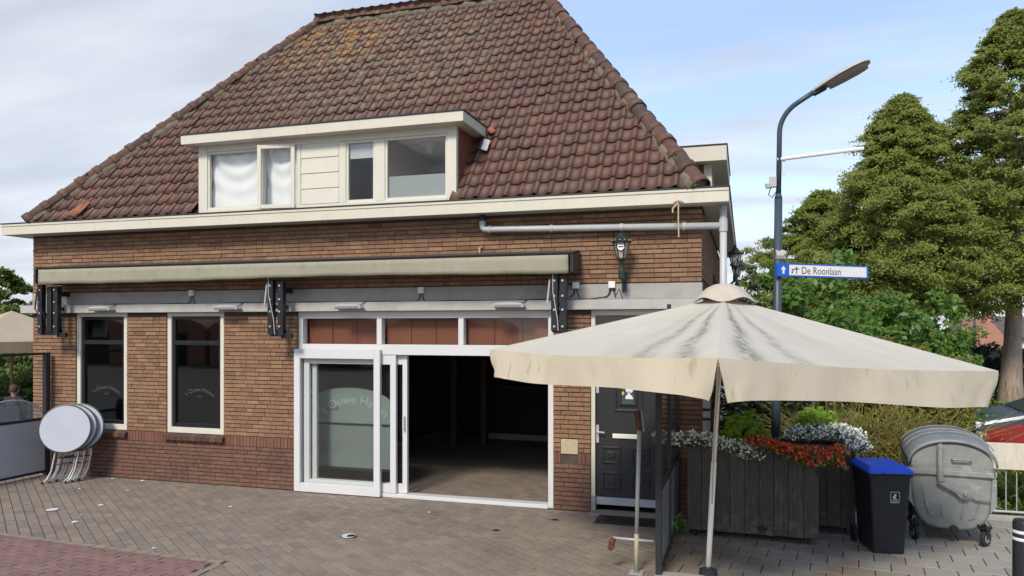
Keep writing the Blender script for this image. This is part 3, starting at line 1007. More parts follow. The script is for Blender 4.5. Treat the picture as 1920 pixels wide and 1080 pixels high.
def capmesh(name, r0, r1, ln):
    mb = MB(); n = 9
    vs = []
    for (t, r) in ((0, r0), (.28, r0 * .97), (.3, r1 * 1.02), (1, r1)):
        for k in range(n):
            a = math.pi * (k / (n - 1)) * 1.12 - .06 * math.pi
            vs.append((r * math.cos(a), t * ln, r * math.sin(a) * .9))
    for k in range(n):
        a = math.pi * (k / (n - 1)) * 1.12 - .06 * math.pi
        vs.append(((r0 - .02) * math.cos(a), 0.0, (r0 - .02) * math.sin(a) * .9))
    fs = [(i * n + k, i * n + k + 1, (i + 1) * n + k + 1, (i + 1) * n + k) for i in range(3) for k in range(n - 1)]
    fs += [(4 * n + k, 4 * n + k + 1, k + 1, k) for k in range(n - 1)]
    mb.add(vs, fs); me = mesh_of(mb, M['ridge'], name, smooth=True); fix_normals(me); return me
CAP = capmesh('hip_tile', .135, .108, .40)


def caps(name, A, B, lift):
    d = B - A; ln = d.length; n = round(ln / .335); dn = d.normalized()
    side = dn.cross(Vector((0, 0, 1))).normalized(); up = side.cross(dn)
    Mx = Matrix((side, dn, up)).transposed()
    bed = MB()
    bed.tube([A + dn * (k * ln / 30) + up * (lift - .06 + random.gauss(0, .008)) + side * random.gauss(0, .012) for k in range(31)], [(.122 if name == 'hip_tile' else .095) + random.gauss(0, .014) for _ in range(31)], 7)
    obj('mortar_bed', bed, M['moss'], roof, smooth=True)
    for k in range(n):
        P = A + dn * (k * ln / n - .03) + up * (lift + .012 + random.gauss(0, .004))
        piece(name, CAP, roof, P, (Mx @ Euler((random.gauss(.03, .012), random.gauss(0, .02), random.gauss(0, .015))).to_matrix()).to_euler())
caps('hip_tile', FL + Vector((.0, 0, .0)), RL, .02)
caps('hip_tile', FR, RR_, .02)
caps('ridge_tile', RL + Vector((0, 0, .02)), RR_ + Vector((.1, 0, .02)), .03)
piece('tile', TMO, roof, FL + Uf * .86 + Vf * .03 + Vector((0, -.01, .03)), Matrix((Uf, Vf, Uf.cross(Vf))).transposed().to_euler())['label'] = 'bright orange replacement tile at the left end of the lowest course'

# ---- front dormer
DF = -.2                                                   # the dormer face stands just behind the gutter
dorm = MB()  # dormer widths and heights baked after scaling about the camera, face pushed towards it
dorm.box(DX0, DX0 + .16, DF, DF + .08, 4.227, 5.342); dorm.box(DX1 - .14, DX1, DF, DF + .08, 4.227, 5.342)
dorm.box(DX0 + .162, DX1 - .142, DF + .003, DF + .08, 5.207, 5.342)
dorm.box(DX0 + .162, DX1 - .142, DF - .004, DF + .08, 4.227, 4.308)
dorm.box(-6.399, -6.326, DF + .004, DF + .08, 4.310, 5.205); dorm.box(-5.684, -5.571, DF + .004, DF + .08, 4.310, 5.205); dorm.box(-5.101, -4.944, DF + .004, DF + .08, 4.310, 5.205)
dorm.box(-7.056, -6.982, DF + .004, DF + .08, 4.310, 5.205)
dormer = obj('dormer', dorm, M['cream_clean'], cafe, bev=.005)
for xx, s in ((DX0, -1), (DX1, 1)):
    ck = MB()
    a, b = (xx - .02, xx - .004) if s > 0 else (xx + .004, xx + .02)
    ck.prism([(DF + .03, 4.227), (.58, fz(.58) - .02), (.58, 5.303), (DF + .03, 5.303)], a, b, 'x')
    obj('cheek', ck, M['reflection_cheek_panel'], dormer)
rf = MB(); rf.box(-8.310, -3.665, -.4, .68, 5.298, 5.440); obj('dormer_fascia', rf, M['cream'], dormer, bev=.006)
ff = MB(); ff.box(-8.325, -3.651, -.415, .70, 5.442, 5.458); obj('flat_roof', ff, M['felt'], dormer)
for k in range(4):
    bd = MB(); z = 4.315 + k * .228
    bd.prism([(DF + .004, z), (DF + .028, z), (DF + .028, z + .224), (DF + .014, z + .224)], -6.321, -5.689, 'x')
    obj('board', bd, M['cream_clean'], dormer, bev=.003)
for (a, b) in ((-7.987, -7.056), (-5.571, -5.101), (-4.944, -3.979)):
    fr = MB(); w = .035
    fr.box(a, a + w, DF + .02, DF + .07, 4.310, 5.205); fr.box(b - w, b, DF + .02, DF + .07, 4.310, 5.205); fr.box(a + w, b - w, DF + .022, DF + .068, 4.310, 4.310 + w); fr.box(a + w, b - w, DF + .022, DF + .068, 5.205 - w, 5.205)
    f = obj('window_frame', fr, M['cream_clean'], dormer)
    pn = MB(); pn.box(a + w, b - w, DF + .045, DF + .05, 4.344, 5.170); obj('pane', pn, M['pane'], dormer)
# casement standing a little open
rt = Matrix.Translation((-6.404, DF - .002, 0)) @ Matrix.Rotation(R(7), 4, 'Z')
cs_ = MB()
for (a, b, z0, z1) in ((-.60, -.54, 4.264, 5.220), (-.06, 0, 4.264, 5.220), (-.538, -.062, 4.264, 4.323), (-.538, -.062, 5.161, 5.220)): cs_.box(a, b, -.045, -.002, z0, z1, mat=rt)
obj('casement', cs_, M['cream_clean'], dormer, bev=.004, label='hinged cream casement standing slightly open')
pn = MB(); pn.box(-.538, -.062, -.026, -.022, 4.323, 5.161, mat=rt); obj('pane', pn, M['pane'], dormer)
# white sheets hung behind the left panes
for (x0_, x1_, sw) in ((-7.985, -6.987, .16), (-6.987, -6.399, -.1)):
    cu = MB(); nx, nz = 26, 22
    vs = []
    for j in range(nz + 1):
        for i in range(nx + 1):
            u, v = i / nx, j / nz
            sag = .10 * v ** 2 * math.sin(math.pi * u)
            z = 4.333 + (.88 - .045 * math.sin(math.pi * u) * (1 if sw > 0 else .2)) * v
            yy = DF + .12 + .022 * math.sin(9 * math.hypot((u - .5) * 1.3, (1.15 - v)) * 2.3) * v + .012 * math.sin(u * 17 + 2.5 * v) * (1.2 - v)
            vs.append((x0_ + (x1_ - x0_) * u, yy, z))
    cu.add(vs, [(j * (nx + 1) + i, j * (nx + 1) + i + 1, (j + 1) * (nx + 1) + i + 1, (j + 1) * (nx + 1) + i) for j in range(nz) for i in range(nx)])
    single('curtain', cu, M['curtain'], 'wide white sheet sagging behind the left dormer pane' if sw > 0 else 'narrow white sheet hung behind the open dormer casement', 'curtain', 'white sheets hung behind the dormer windows', smooth=True)
# dormer room
rm = MB()
rm.add([(DX0 + .03, DF + .085, 4.225), (DX1 - .03, DF + .085, 4.225), (DX1 - .03, 2.6, 4.225), (DX0 + .03, 2.6, 4.225)], [(0, 1, 2, 3)])
obj('attic_floor', rm, M['plaster'], dormer, fix=False)
rm = MB(); rm.add([(DX0 + .03, DF + .085, 5.288), (DX1 - .03, DF + .085, 5.288), (DX1 - .03, 2.6, 5.288), (DX0 + .03, 2.6, 5.288)], [(3, 2, 1, 0)]); obj('attic_ceiling', rm, M['plaster'], dormer, fix=False)
rm = MB(); rm.box(DX0, DX1, 2.6, 2.65, 4.215, 5.293); obj('attic_wall', rm, M['tan'], dormer)
rm = MB(); rm.box(-6.360, -6.331, DF + .09, 2.6, 4.227, 5.283); rm.box(-5.057, -4.998, .15, 2.6, 4.227, 5.283); rm.box(-5.782, -5.292, 1.0, 1.05, 4.227, 4.95); obj('attic_partition', rm, M['tan'], dormer)
rm = MB(); rm.box(-4.988, DX1 - .03, 1.5, 1.58, 5.048, 5.146); obj('attic_beam', rm, M['tan'], dormer)
fm = MB(); fm.box(-4.90, -4.018, DF + .058, DF + .062, 4.347, 4.656); obj('window_film', fm, M['frost'], dormer)
fm = MB(); fm.box(-5.527, -5.135, DF + .058, DF + .062, 4.95, 5.166); obj('roller_blind', fm, M['screen_grey'], dormer)
lp = MB(); lp.lathe([(.05, 0), (.06, .08), (.15, .12), (.15, .15)], (-4.60, .6, 5.136), 16); single('ceiling_light', lp, M['plaster'], 'small round ceiling light behind the right dormer pane', 'lamp', smooth=True)
for q, x in enumerate((-4.655, -4.038)):
    vs_ = MB(); vs_.lathe([(.03, 0), (.04, .06), (.025, .11), (.035, .14)], (x, DF + .10, 4.310), 10)
    single('vase', vs_, M['plaster'], ('small white vase on the right dormer sill below the ceiling light', 'small white vase at the right corner of the dormer sill')[q], 'vase', 'white vases on the dormer sill', smooth=True)
# lead and loose tiles beside the dormer
ld = MB(); ld.box(-.045, .045, -.12, .12, 0, .012, mat=Matrix.Translation((-3.60, .34, 5.13)) @ Matrix.Rotation(R(50), 4, 'X') @ Matrix.Rotation(R(25), 4, 'Y'))
obj('lead_flashing', ld, M['pvc'], dormer)
o = piece('tile', TMO, roof, (-3.60, .50, 5.33), (R(46), R(-10), R(40))); o.scale = (.55, .5, .55); o['label'] = 'loose orange tile lying beside the dormer roof'
# ---- side dormer on the east slope
sd = MB(); sd.box(-.62, -.50, 2.25, 4.2, 4.3, 5.0)
sdm = MB(); sdm.box(-2.4, -.27, 2.05, 4.6, 5.06, 5.30)
side_d = obj('side_dormer', sdm, M['cream'], cafe, bev=.008)
sf = MB(); sf.box(-2.4, -.255, 2.035, 4.62, 5.302, 5.318); obj('flat_roof', sf, M['felt'], side_d)
sw = MB(); sw.prism([(-2.2, 4.9), (-.62, 4.2), (-.62, 5.058), (-2.2, 5.058)], 2.3, 2.33, 'y'); obj('cheek', sw, M['soldier'], side_d)
sw = MB(); sw.box(-.62, -.5, 2.28, 2.36, 4.25, 5.058); sw.box(-.62, -.5, 2.9, 2.98, 4.25, 5.058); sw.box(-.62, -.5, 4.3, 4.38, 4.25, 5.058); sw.box(-.62, -.5, 2.362, 4.3, 4.25, 4.33); obj('window_frame', sw, M['cream_clean'], side_d)
sw = MB(); sw.box(-.57, -.56, 2.36, 4.3, 4.33, 5.05); obj('pane', sw, M['car_glass'], side_d)

# ---- ground-floor windows
for (a, b, z0, z1) in OPEN[:2]:
    z1 = 2.722
    fr = MB(); w = .075
    fr.box(a, a + w, .02, .14, z0, z1); fr.box(b - w, b, .02, .14, z0, z1); fr.box(a + w, b - w, .022, .138, z0, z0 + .09); fr.box(a + w, b - w, .022, .138, z1 - .06, z1)
    win = obj('window', fr, M['cream_clean'], cafe, bev=.004)
    sa_ = MB(); i0, i1 = a + w + .002, b - w - .002; k0, k1 = z0 + .092, z1 - .062
    for q in ((i0, i0 + .05, k0, k1), (i1 - .05, i1, k0, k1), (i0 + .05, i1 - .05, k0, k0 + .06), (i0 + .05, i1 - .05, k1 - .05, k1), (i0 + .05, i1 - .05, 2.20, 2.27)): sa_.box(q[0], q[1], .05, .12, q[2], q[3])
    obj('sash', sa_, M['black_paint'], win, bev=.004)
    p = MB(); p.box(i0 + .05, i1 - .05, .082, .086, k0 + .06, 2.2); obj('pane', p, M['pane_dark'], win)
    p = MB(); p.box(i0 + .05, i1 - .05, .082, .086, 2.27, k1 - .05); obj('pane', p, M['pane_dark'], win)
    cx = (a + b) / 2 + .03
    def arc(x, y, wd, cx=cx):
        t = (x - wd / 2) / .42
        r = .42 + y
        return (cx + r * math.sin(t), .079, 1.46 - .42 + .0 + r * math.cos(t))
    obj('lettering', text_mb("'t Ouwe Haven", .092, arc), M['print_grey'], win, fix=False)
    obj('lettering', text_mb("CAFE", .045, lambda x, y, wd, cx=cx: (cx + x - wd / 2, .079, 1.36 + y)), M['print_grey'], win, fix=False)
    n = 9
    bw = (b - a + .06) / n
    for k in range(n):
        s_ = MB(); xx = a - .03 + k * bw
        s_.prism([(-.07, z0 - .105), (.02, z0 - .07), (.02, z0 - .005), (-.07, z0 - .045)], xx + .004, xx + bw - .004, 'x')
        obj('sill_brick', s_, M['sillbrick'], win)
# things just inside the two windows
pl_ = MB(); pl_.box(-10.7, -10.33, .2, .5, 2.32, 2.7)
single('speaker_box', pl_, M['black'], 'black box hung inside the top of the far left window', 'speaker')
pl_ = MB(); pl_.tube([(-9.95, .3, .88), (-9.86, .3, 1.55)], .012, 6)
single('window_stick', pl_, M['white'], 'white stick leaning inside the far left window', 'stick')
pl_ = MB(); pl_.box(-8.08, -7.95, .2, .205, 2.31, 2.56)
ps = single('poster', pl_, M['sign_white'], 'small cream and red poster inside the second window upper pane', 'poster')
pl_ = MB(); pl_.box(-8.08, -7.95, .196, .199, 2.31, 2.36); obj('red_band', pl_, M['car_red'], ps)
pl_ = MB(); pl_.tube([(-8.05, .25, 1.35), (-7.98, .25, 1.5), (-7.96, .25, 1.62)], .018, 6); pl_.box(-8.08, -7.93, .22, .3, 1.325, 1.35)
single('beer_tap', pl_, M['bolt'], 'small shiny tap fitting inside the second window', 'tap')

# ---- shop front with sliding doors
sh = MB()
a, b = -6.5, -2.505
sh.box(a, a + .075, .02, .15, 0, 2.722); sh.box(b - .075, b, .02, .15, 0, 2.722)
sh.box(a + .075, b - .075, .022, .148, 2.62, 2.722); sh.box(a + .075, b - .075, .0, .17, 2.085, 2.235)
sh.box(a + .075, b - .075, .005, .17, 0, .055)
for x in (-5.145, -3.86): sh.box(x - .04, x + .04, .024, .146, 2.237, 2.618)
shop = obj('shopfront', sh, M['white'], cafe, bev=.004)
for (p0, p1) in ((a + .075, -5.185), (-5.105, -3.90), (-3.82, b - .075)):
    p = MB(); p.box(p0, p1, .08, .086, 2.237, 2.618); obj('pane', p, M['pane'], shop)
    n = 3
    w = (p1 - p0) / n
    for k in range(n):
        p = MB(); p.box(p0 + k * w + .004, p0 + (k + 1) * w - .004, .19 + .004 * (k % 2), .21, 2.237, 2.70); obj('reflection_cheek_panel', p, M['reflection_cheek_panel'], shop)  # brown sheet standing in for brick houses mirrored in the transom glass


def leaf(x0_, x1_, y, z0_, z1_, w, name='sliding_door', lab=None):
    f = MB()
    f.box(x0_, x0_ + w, y - .03, y + .03, z0_, z1_); f.box(x1_ - w, x1_, y - .03, y + .03, z0_, z1_)
    f.box(x0_ + w, x1_ - w, y - .028, y + .028, z0_, z0_ + .13); f.box(x0_ + w, x1_ - w, y - .028, y + .028, z1_ - .14, z1_)
    o = obj(name, f, M['white'], cafe, bev=.004, label=lab)
    p = MB(); p.box(x0_ + w, x1_ - w, y - .004, y + .002, z0_ + .13, z1_ - .14); obj('pane', p, M['pane'], o)
    return o
leaf(-6.52, -5.085, -.045, .012, 2.16, .10, lab='outermost sliding door leaf, pushed to the left')
leaf(-6.40, -4.87, .04, .06, 2.08, .09, lab='second sliding door leaf behind the outermost one')
l3 = leaf(-6.30, -4.72, .11, .06, 2.08, .075, lab='innermost sliding door leaf with the pull handle')
hd = MB(); hd.tube([(-4.76, .075, 1.18), (-4.76, .03, 1.18), (-4.76, .03, 1.0), (-4.76, .075, 1.0)], .012, 6); obj('handle', hd, M['white'], l3)

# ---- front door
fd = MB(); fd.box(-1.985, -1.93, .03, .15, .02, 2.722); fd.box(-1.105, -1.05, .03, .15, .02, 2.722); fd.box(-1.93, -1.105, .032, .148, 2.65, 2.722); fd.box(-1.93, -1.105, .032, .148, 2.10, 2.17)
fdo = obj('front_door', fd, M['cream_clean'], cafe, bev=.004)
jb = MB(); jb.box(-1.987, -1.926, .024, .15, 0, .22); jb.box(-1.109, -1.048, .024, .15, 0, .22); obj('door_foot_block', jb, M['concrete'], fdo)
db = MB(); db.box(-1.925, -1.11, .085, .13, .10, 2.095)
obj('door_leaf', db, M['anthracite'], fdo, bev=.004)
kp = MB(); kp.box(-1.925, -1.11, .07, .083, .10, .2); obj('kick_rail', kp, M['screen_grey'], fdo)
pn = MB(); pn.box(-1.93, -1.105, .09, .096, 2.17, 2.65); obj('pane', pn, M['pane'], fdo)
pnb = MB(); pnb.box(-1.93, -1.105, .18, .2, 2.1, 2.72); obj('fanlight_backing', pnb, M['interior_col'], fdo)
for (px0, px1, pz0, pz1) in ((-1.845, -1.595, .655, .885), (-1.45, -1.21, .655, .885), (-1.845, -1.595, .315, .545), (-1.45, -1.21, .315, .545)):
    q = MB(); w = .028
    q.box(px0, px0 + w, .066, .084, pz0, pz1); q.box(px1 - w, px1, .066, .084, pz0, pz1); q.box(px0 + w, px1 - w, .068, .084, pz0, pz0 + w); q.box(px0 + w, px1 - w, .068, .084, pz1 - w, pz1)
    q.box(px0 + .07, px1 - .07, .072, .084, pz0 + .07, pz1 - .07)
    obj('door_panel', q, M['anthracite'], fdo, bev=.006)
q = MB()
for (px0, px1, pz0, pz1, w, yy) in ((-1.68, -1.30, 1.36, 2.02, .03, .066), (-1.62, -1.37, 1.44, 1.95, .04, .058)):
    q.box(px0, px0 + w, yy, .084, pz0, pz1); q.box(px1 - w, px1, yy, .084, pz0, pz1); q.box(px0 + w, px1 - w, yy + .002, .084, pz0, pz0 + w); q.box(px0 + w, px1 - w, yy + .002, .084, pz1 - w, pz1)
obj('door_window_frame', q, M['anthracite'], fdo, bev=.006)
q = MB(); q.box(-1.58, -1.41, .074, .08, 1.48, 1.91); obj('pane', q, M['car_glass'], fdo)
q = MB(); q.lathe([(.052, 0), (.052, .003)], (-1.475, .071, 1.66), 14, Matrix.Rotation(R(90), 3, 'X'))
q.prism([(-1.53, 1.53), (-1.42, 1.53), (-1.44, 1.575), (-1.465, 1.59), (-1.46, 1.63), (-1.50, 1.63), (-1.495, 1.59), (-1.52, 1.575)], .068, .072)
q.lathe([(.04, 0), (.04, .003)], (-1.505, .071, 1.80), 14, Matrix.Rotation(R(90), 3, 'X'))
obj('sticker', q, M['print_white'], fdo)
q = MB(); q.box(-1.575, -1.545, .068, .072, 1.585, 1.625); obj('sticker', q, M['print_yellow'], fdo)
q = MB(); q.box(-1.70, -1.36, .062, .083, 1.0, 1.06); obj('letter_slot', q, M['sign_white'], fdo, bev=.004)
q = MB(); q.box(-1.92, -1.885, .066, .083, .93, 1.17); q.tube([(-1.902, .07, 1.08), (-1.902, .02, 1.08), (-1.80, .02, 1.075)], .012, 8); q.box(-1.92, -1.885, .066, .083, 1.6, 1.74)
obj('handle', q, M['bolt'], fdo)
stp = MB(); stp.box(-1.985, -1.05, -.16, .13, -.02, .022); obj('door_step', stp, pm('worn_step_mat', (.25, .215, .17), .9, .15, 8), cafe, bev=.006)

# ---- interior
IN = MB()
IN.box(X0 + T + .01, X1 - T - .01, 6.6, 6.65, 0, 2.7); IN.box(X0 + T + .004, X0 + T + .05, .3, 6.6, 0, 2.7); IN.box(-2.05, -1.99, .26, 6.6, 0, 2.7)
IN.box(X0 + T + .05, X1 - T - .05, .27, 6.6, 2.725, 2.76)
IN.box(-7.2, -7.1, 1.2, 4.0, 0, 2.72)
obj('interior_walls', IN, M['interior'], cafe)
fl_ = MB(); fl_.box(X0 + T + .02, -2.06, .02, 6.6, -.02, .012); fl_o = obj('cafe_floor', fl_, M['joint'], cafe)
ft = MB()
ca, sa = math.cos(R(-43)), math.sin(R(-43))
for i in range(-50, 50):
    for j in range(-30, 30):
        u = j * .24 + (.12 if i % 2 else 0); v = i * .12
        x = -4.4 + ca * u - sa * v; y = 3.2 + sa * u + ca * v
        if -7.0 < x < -2.1 and .2 < y < 6.5:
            poly = [(x + ca * p - sa * q, y + sa * p + ca * q) for p, q in ((-.117, -.057), (.117, -.057), (.117, .057), (-.117, .057))]
            for (pp, nn) in (((0, .175), (0, 1)), ((-2.07, 0), (-1, 0)), ((0, 6.58), (0, -1))): poly = clip_poly(poly, pp, nn) if poly else poly
            if len(poly) > 2: flat_piece(poly, .02 + random.gauss(0, .0007), .011, ft, random.random() + .001)
obj('floor_paver', ft, M['floor'], fl_o, kind='stuff')
bar = thing('bar_counter', (-4.0, 6.0, .02), 'dark bar counter with pale kick board at the back of the cafe', 'counter')
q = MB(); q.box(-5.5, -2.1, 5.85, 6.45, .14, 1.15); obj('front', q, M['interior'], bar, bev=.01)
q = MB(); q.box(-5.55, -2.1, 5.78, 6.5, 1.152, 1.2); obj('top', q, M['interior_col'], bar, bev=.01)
q = MB(); q.box(-5.55, -2.1, 5.8, 6.4, .02, .138); obj('kick_board', q, M['tan'], bar)
for k, (x, y) in enumerate(((-5.75, 4.6), (-5.2, 4.9), (-3.6, 5.2))):
    q = MB(); q.box(x - .06, x + .06, y - .06, y + .06, .02, 2.72)
    single('wooden_post', q, M['interior_col'], ('dark wooden post inside the cafe, left of the bar', 'dark wooden post inside the cafe, in front of the bar end', 'dark wooden post inside the cafe, right before the bar')[k], 'post', 'posts inside the cafe')
q = MB(); q.tube([(-4.55, 3.0, 2.72), (-4.55, 3.0, 2.05)], .008, 5); pd = single('hanging_tube', q, M['bolt'], 'thin metal rod hanging from the dark cafe ceiling', 'rod')
q = MB(); q.tube([(-4.55, 3.0, 2.3), (-4.55, 3.0, 1.98)], .02, 8); obj('sleeve', q, M['print_pale'], pd)
# spare windscreen stored behind the sliding doors
ss = thing('stored_windscreen', (-7.1, 2.6, .02), 'spare grey windscreen with arched clear top stored behind the sliding door', 'windscreen')
x0_, x1_ = -8.0, -6.2
ss.location = (-7.1, .42, .02)
yy = .42
x0_, x1_ = -6.58, -5.12
ss.location.x = (x0_ + x1_) / 2
q = MB(); q.box(x0_, x1_, yy, yy + .03, .32, .97); obj('panel', q, pm('grey_green_panel_mat', (.21, .24, .235), .5, .05), ss)
q = MB(); q.box(x0_, x1_, yy - .01, yy + .04, .972, 1.0); q.box(x0_, x1_, yy - .01, yy + .04, .28, .318)
q.box(x0_, x0_ + .04, yy - .008, yy + .038, .02, .28); q.box(x1_ - .04, x1_, yy - .008, yy + .038, .02, .28); obj('frame', q, M['anthracite'], ss)
pts = [(x0_, 1.002)] + [(x1_, 1.002)] + [(x0_ + (x1_ - x0_) * (.5 + .5 * math.cos(t)), 1.27 + .28 * math.sin(t)) for t in [math.pi * k / 20 for k in range(21)]]
q = MB(); q.prism(pts, yy + .01, yy + .02); obj('arched_top', q, pm('frosted_arch_mat', (.25, .29, .28), .4, .04), ss)
xm = (x0_ + x1_) / 2
obj('lettering', text_mb("'t Ouwe Haven", .19, lambda x, y, wd: (xm + .06 + (.75 + y) * math.sin((x - wd / 2) / .75), yy + .006, 1.31 - .75 + (.75 + y) * math.cos((x - wd / 2) / .75))), M['print_pale'], ss, fix=False)
obj('lettering', text_mb("CAFE", .085, lambda x, y, wd: (xm - .3 + x - wd / 2, yy + .006, 1.19 + y)), M['print_dark'], ss, fix=False)

# ---- rainwater pipes
dp = MB()
dp.tube([(-3.49, -.1, 4.04), (-3.49, -.1, 3.92), (-3.485, -.1, 3.875), (-3.46, -.1, 3.85), (-3.40, -.1, 3.846), (-.27, -.1, 3.775)], .045, 12)
drain = obj('drainpipe', dp, M['pvc'], cafe, smooth=True, label='grey rainwater pipe running level below the eaves')
q = MB()
for x in (-3.38, -2.5, -1.55, -.75):
    z = 3.846 - (x + 3.4) * .0227; q.tube([(x - .02, -.1, z), (x + .02, -.1, z)], .053, 12); q.box(x - .01, x + .01, -.06, .0, z - .01, z + .01)
obj('bracket', q, M['pvc'], drain)
q = MB(); q.tube([(-3.49, -.1, 4.045), (-3.49, -.1, 3.965)], .05, 10); obj('outlet', q, M['black_metal'], drain)
dp = MB(); dp.tube([(-.262, -.1, 4.05), (-.262, -.1, 2.45), (-.285, -.09, 2.36), (-.44, -.06, 2.2), (-.47, -.055, 2.1), (-.47, -.055, 0)], .045, 12)
dr2 = obj('drainpipe', dp, M['pvc'], cafe, smooth=True, label='upright grey downpipe at the right corner')
q = MB()
for z in (.6, 1.3, 1.42): q.tube([(-.47, -.055, z), (-.47, -.055, z + .035)], .054, 12)
obj('bracket', q, M['black_metal'], dr2)
q = MB(); q.tube([(-.262, -.1, 3.70), (-.262, -.1, 3.86)], .054, 12); obj('tee_joint', q, M['pvc'], dr2)
dp = MB(); dp.tube([(-.86, -.05, 2.7), (-.86, -.05, 0)], .04, 10); obj('drainpipe', dp, M['anthracite'], cafe, smooth=True, label='dark downpipe on the pier right of the front door')

# ------------------------------------------------------------------ awning
aw = thing('awning', (-6.6, -.02, 3.2), 'rolled-in cream canvas awning with black folded arms above the shop front', 'awning')
q = MB(); nx = 120
vs = []
for j in range(5):
    for i in range(nx + 1):
        x = -11.03 + (11.03 - 2.18) * i / nx
        zb = 3.20 - .016 * math.sin(i / nx * 7 + .4) - .003 * math.sin(i * .5)
        z = 3.425 + (zb - 3.425) * j / 4
        yy = -.50 - .004 * math.sin(i * .4) * (j / 4) - .010 * math.sin(i * .13 + 1) * (j / 4)
        vs.append((x, yy, z))
q.add(vs, [(j * (nx + 1) + i, j * (nx + 1) + i + 1, (j + 1) * (nx + 1) + i + 1, (j + 1) * (nx + 1) + i) for j in range(4) for i in range(nx)])
o = obj('valance', q, M['canvas'], aw, smooth=True, fix=False)
sm = o.modifiers.new('solid', 'SOLIDIFY'); sm.thickness = .004
q = MB(); q.prism([(-.50, 3.432), (-.03, 3.50), (-.03, 3.53), (-.52, 3.455)], -11.08, -2.13, 'x'); obj('cover', q, M['felt'], aw)
q = MB(); q.tube([(-11.0, -.33, 3.33), (-2.2, -.33, 3.33)], .085, 12); obj('roller', q, M['canvas'], aw, smooth=True)
q = MB(); q.box(-11.04, -2.2, -.49, -.44, 3.33, 3.43); obj('front_bar', q, M['black_metal'], aw)
for x in (-11.1, -2.135):
    q = MB(); q.prism([(-.5, 3.2), (-.03, 3.2), (-.03, 3.5), (-.5, 3.43)], x - .02, x + .02, 'x'); obj('end_plate', q, M['black_metal'], aw)
for (x, w, zb) in ((-10.95, .40, 2.38), (-6.62, .25, 2.38), (-2.33, .2, 2.44)):
    q = MB()
    q.box(x - w / 2, x - w / 2 + .09, -.42, -.33, zb, 3.19); q.box(x + w / 2 - .09, x + w / 2, -.40, -.31, zb - .02, 3.16)
    if w > .3: q.box(x - .05, x + .05, -.38, -.3, zb + .02, 3.16)
    q.box(x - w / 2, x + w / 2, -.36, -.30, zb - .02, zb + .08); q.box(x - .04, x + .04, -.35, -.005, 3.0, 3.08); q.box(x + w / 2 - .06, x + w / 2 + .12, -.36, -.30, zb - .06, zb + .02)
    q.box(x - .03, x + .03, -.35, -.11, 2.76, 2.82)
    arm = obj('folded_arm', q, M['black_metal'], aw, bev=.006)
    q = MB()
    for z in (2.5, 2.72, 2.9, 3.1):
        for xx in (x - w / 2 + .045, x + w / 2 - .045): q.box(xx - .012, xx + .012, -.426, -.40, z - .012, z + .012)
    obj('bolt', q, M['bolt'], arm)
    q = MB(); q.tube([(x - w / 2 + .03, -.44, 3.25), (x - w / 2 + .03, -.43, 2.95), (x - .01, -.43, 2.6), (x - .0, -.42, zb)], .006, 5); q.tube([(x - w / 2 - .02, -.4, 3.12), (x - w / 2 - .05, -.42, 2.8), (x - w / 2 - .02, -.4, 2.72), (x - w / 2 + .01, -.38, 2.8)], .012, 6)
    obj('cable', q, M['pvc'] if w < .26 else M['black_metal'], arm)

# ------------------------------------------------------------------ wall lanterns
ln = thing('wall_lantern', (-1.53, -.25, 2.97), 'green cast-iron wall lantern with a pale emblem above the front door', 'lantern', 'old wall lanterns on the cafe')
c = (-1.53, -.25, 0)
q = MB(); q.lathe([(.05, 3.355), (.062, 3.37), (.062, 3.385)], c, 6); q.lathe([(.125, 3.585), (.13, 3.60), (.075, 3.65), (.06, 3.665), (.035, 3.70), (.012, 3.71), (.02, 3.735), (.004, 3.76)], c, 12)
for k in range(12):
    t = k * math.pi / 6; q.ball((c[0] + .125 * math.cos(t), c[1] + .125 * math.sin(t), 3.605), .02, 6, 4)
for k in range(6):
    t = k * math.pi / 3; q.tube([(c[0] + .058 * math.cos(t), c[1] + .058 * math.sin(t), 3.38), (c[0] + .108 * math.cos(t), c[1] + .108 * math.sin(t), 3.59)], .008, 5)
obj('cage', q, M['lantern_green'], ln)
q = MB(); q.lathe([(.054, 3.385), (.102, 3.585)], c, 6); obj('glass', q, M['lantern_glass'], ln)
q = MB(); q.lathe([(.045, 0), (.045, .002)], (c[0] + .005, c[1] - .084, 3.525), 16, Matrix.Rotation(R(80), 3, 'X')); obj('emblem', q, M['print_white'], ln)
q = MB(); q.box(-.032, .032, -.002, .0, -.008, .008, mat=Matrix.Translation((c[0] + .005, c[1] - .0885, 3.525))); obj('emblem_mark', q, M['print_dark'], ln)
q = MB(); q.lathe([(.02, 3.39), (.028, 3.43), (.022, 3.47)], c, 10); obj('bulb', q, M['plaster'], ln)
q = MB(); q.lathe([(.018, 3.25), (.014, 3.30), (.03, 3.355)], c, 10); q.lathe([(.03, 3.11), (.04, 3.13), (.04, 3.22), (.03, 3.25), (.018, 3.26)], c, 12)
q.tube([(-1.53, -.25, 3.16), (-1.53, -.16, 3.10), (-1.53, -.06, 3.10), (-1.53, -.035, 3.18)], .022, 8); q.box(-1.56, -1.50, -.045, -.006, 2.96, 3.22)
obj('bracket', q, M['lantern_green'], ln, bev=.003)
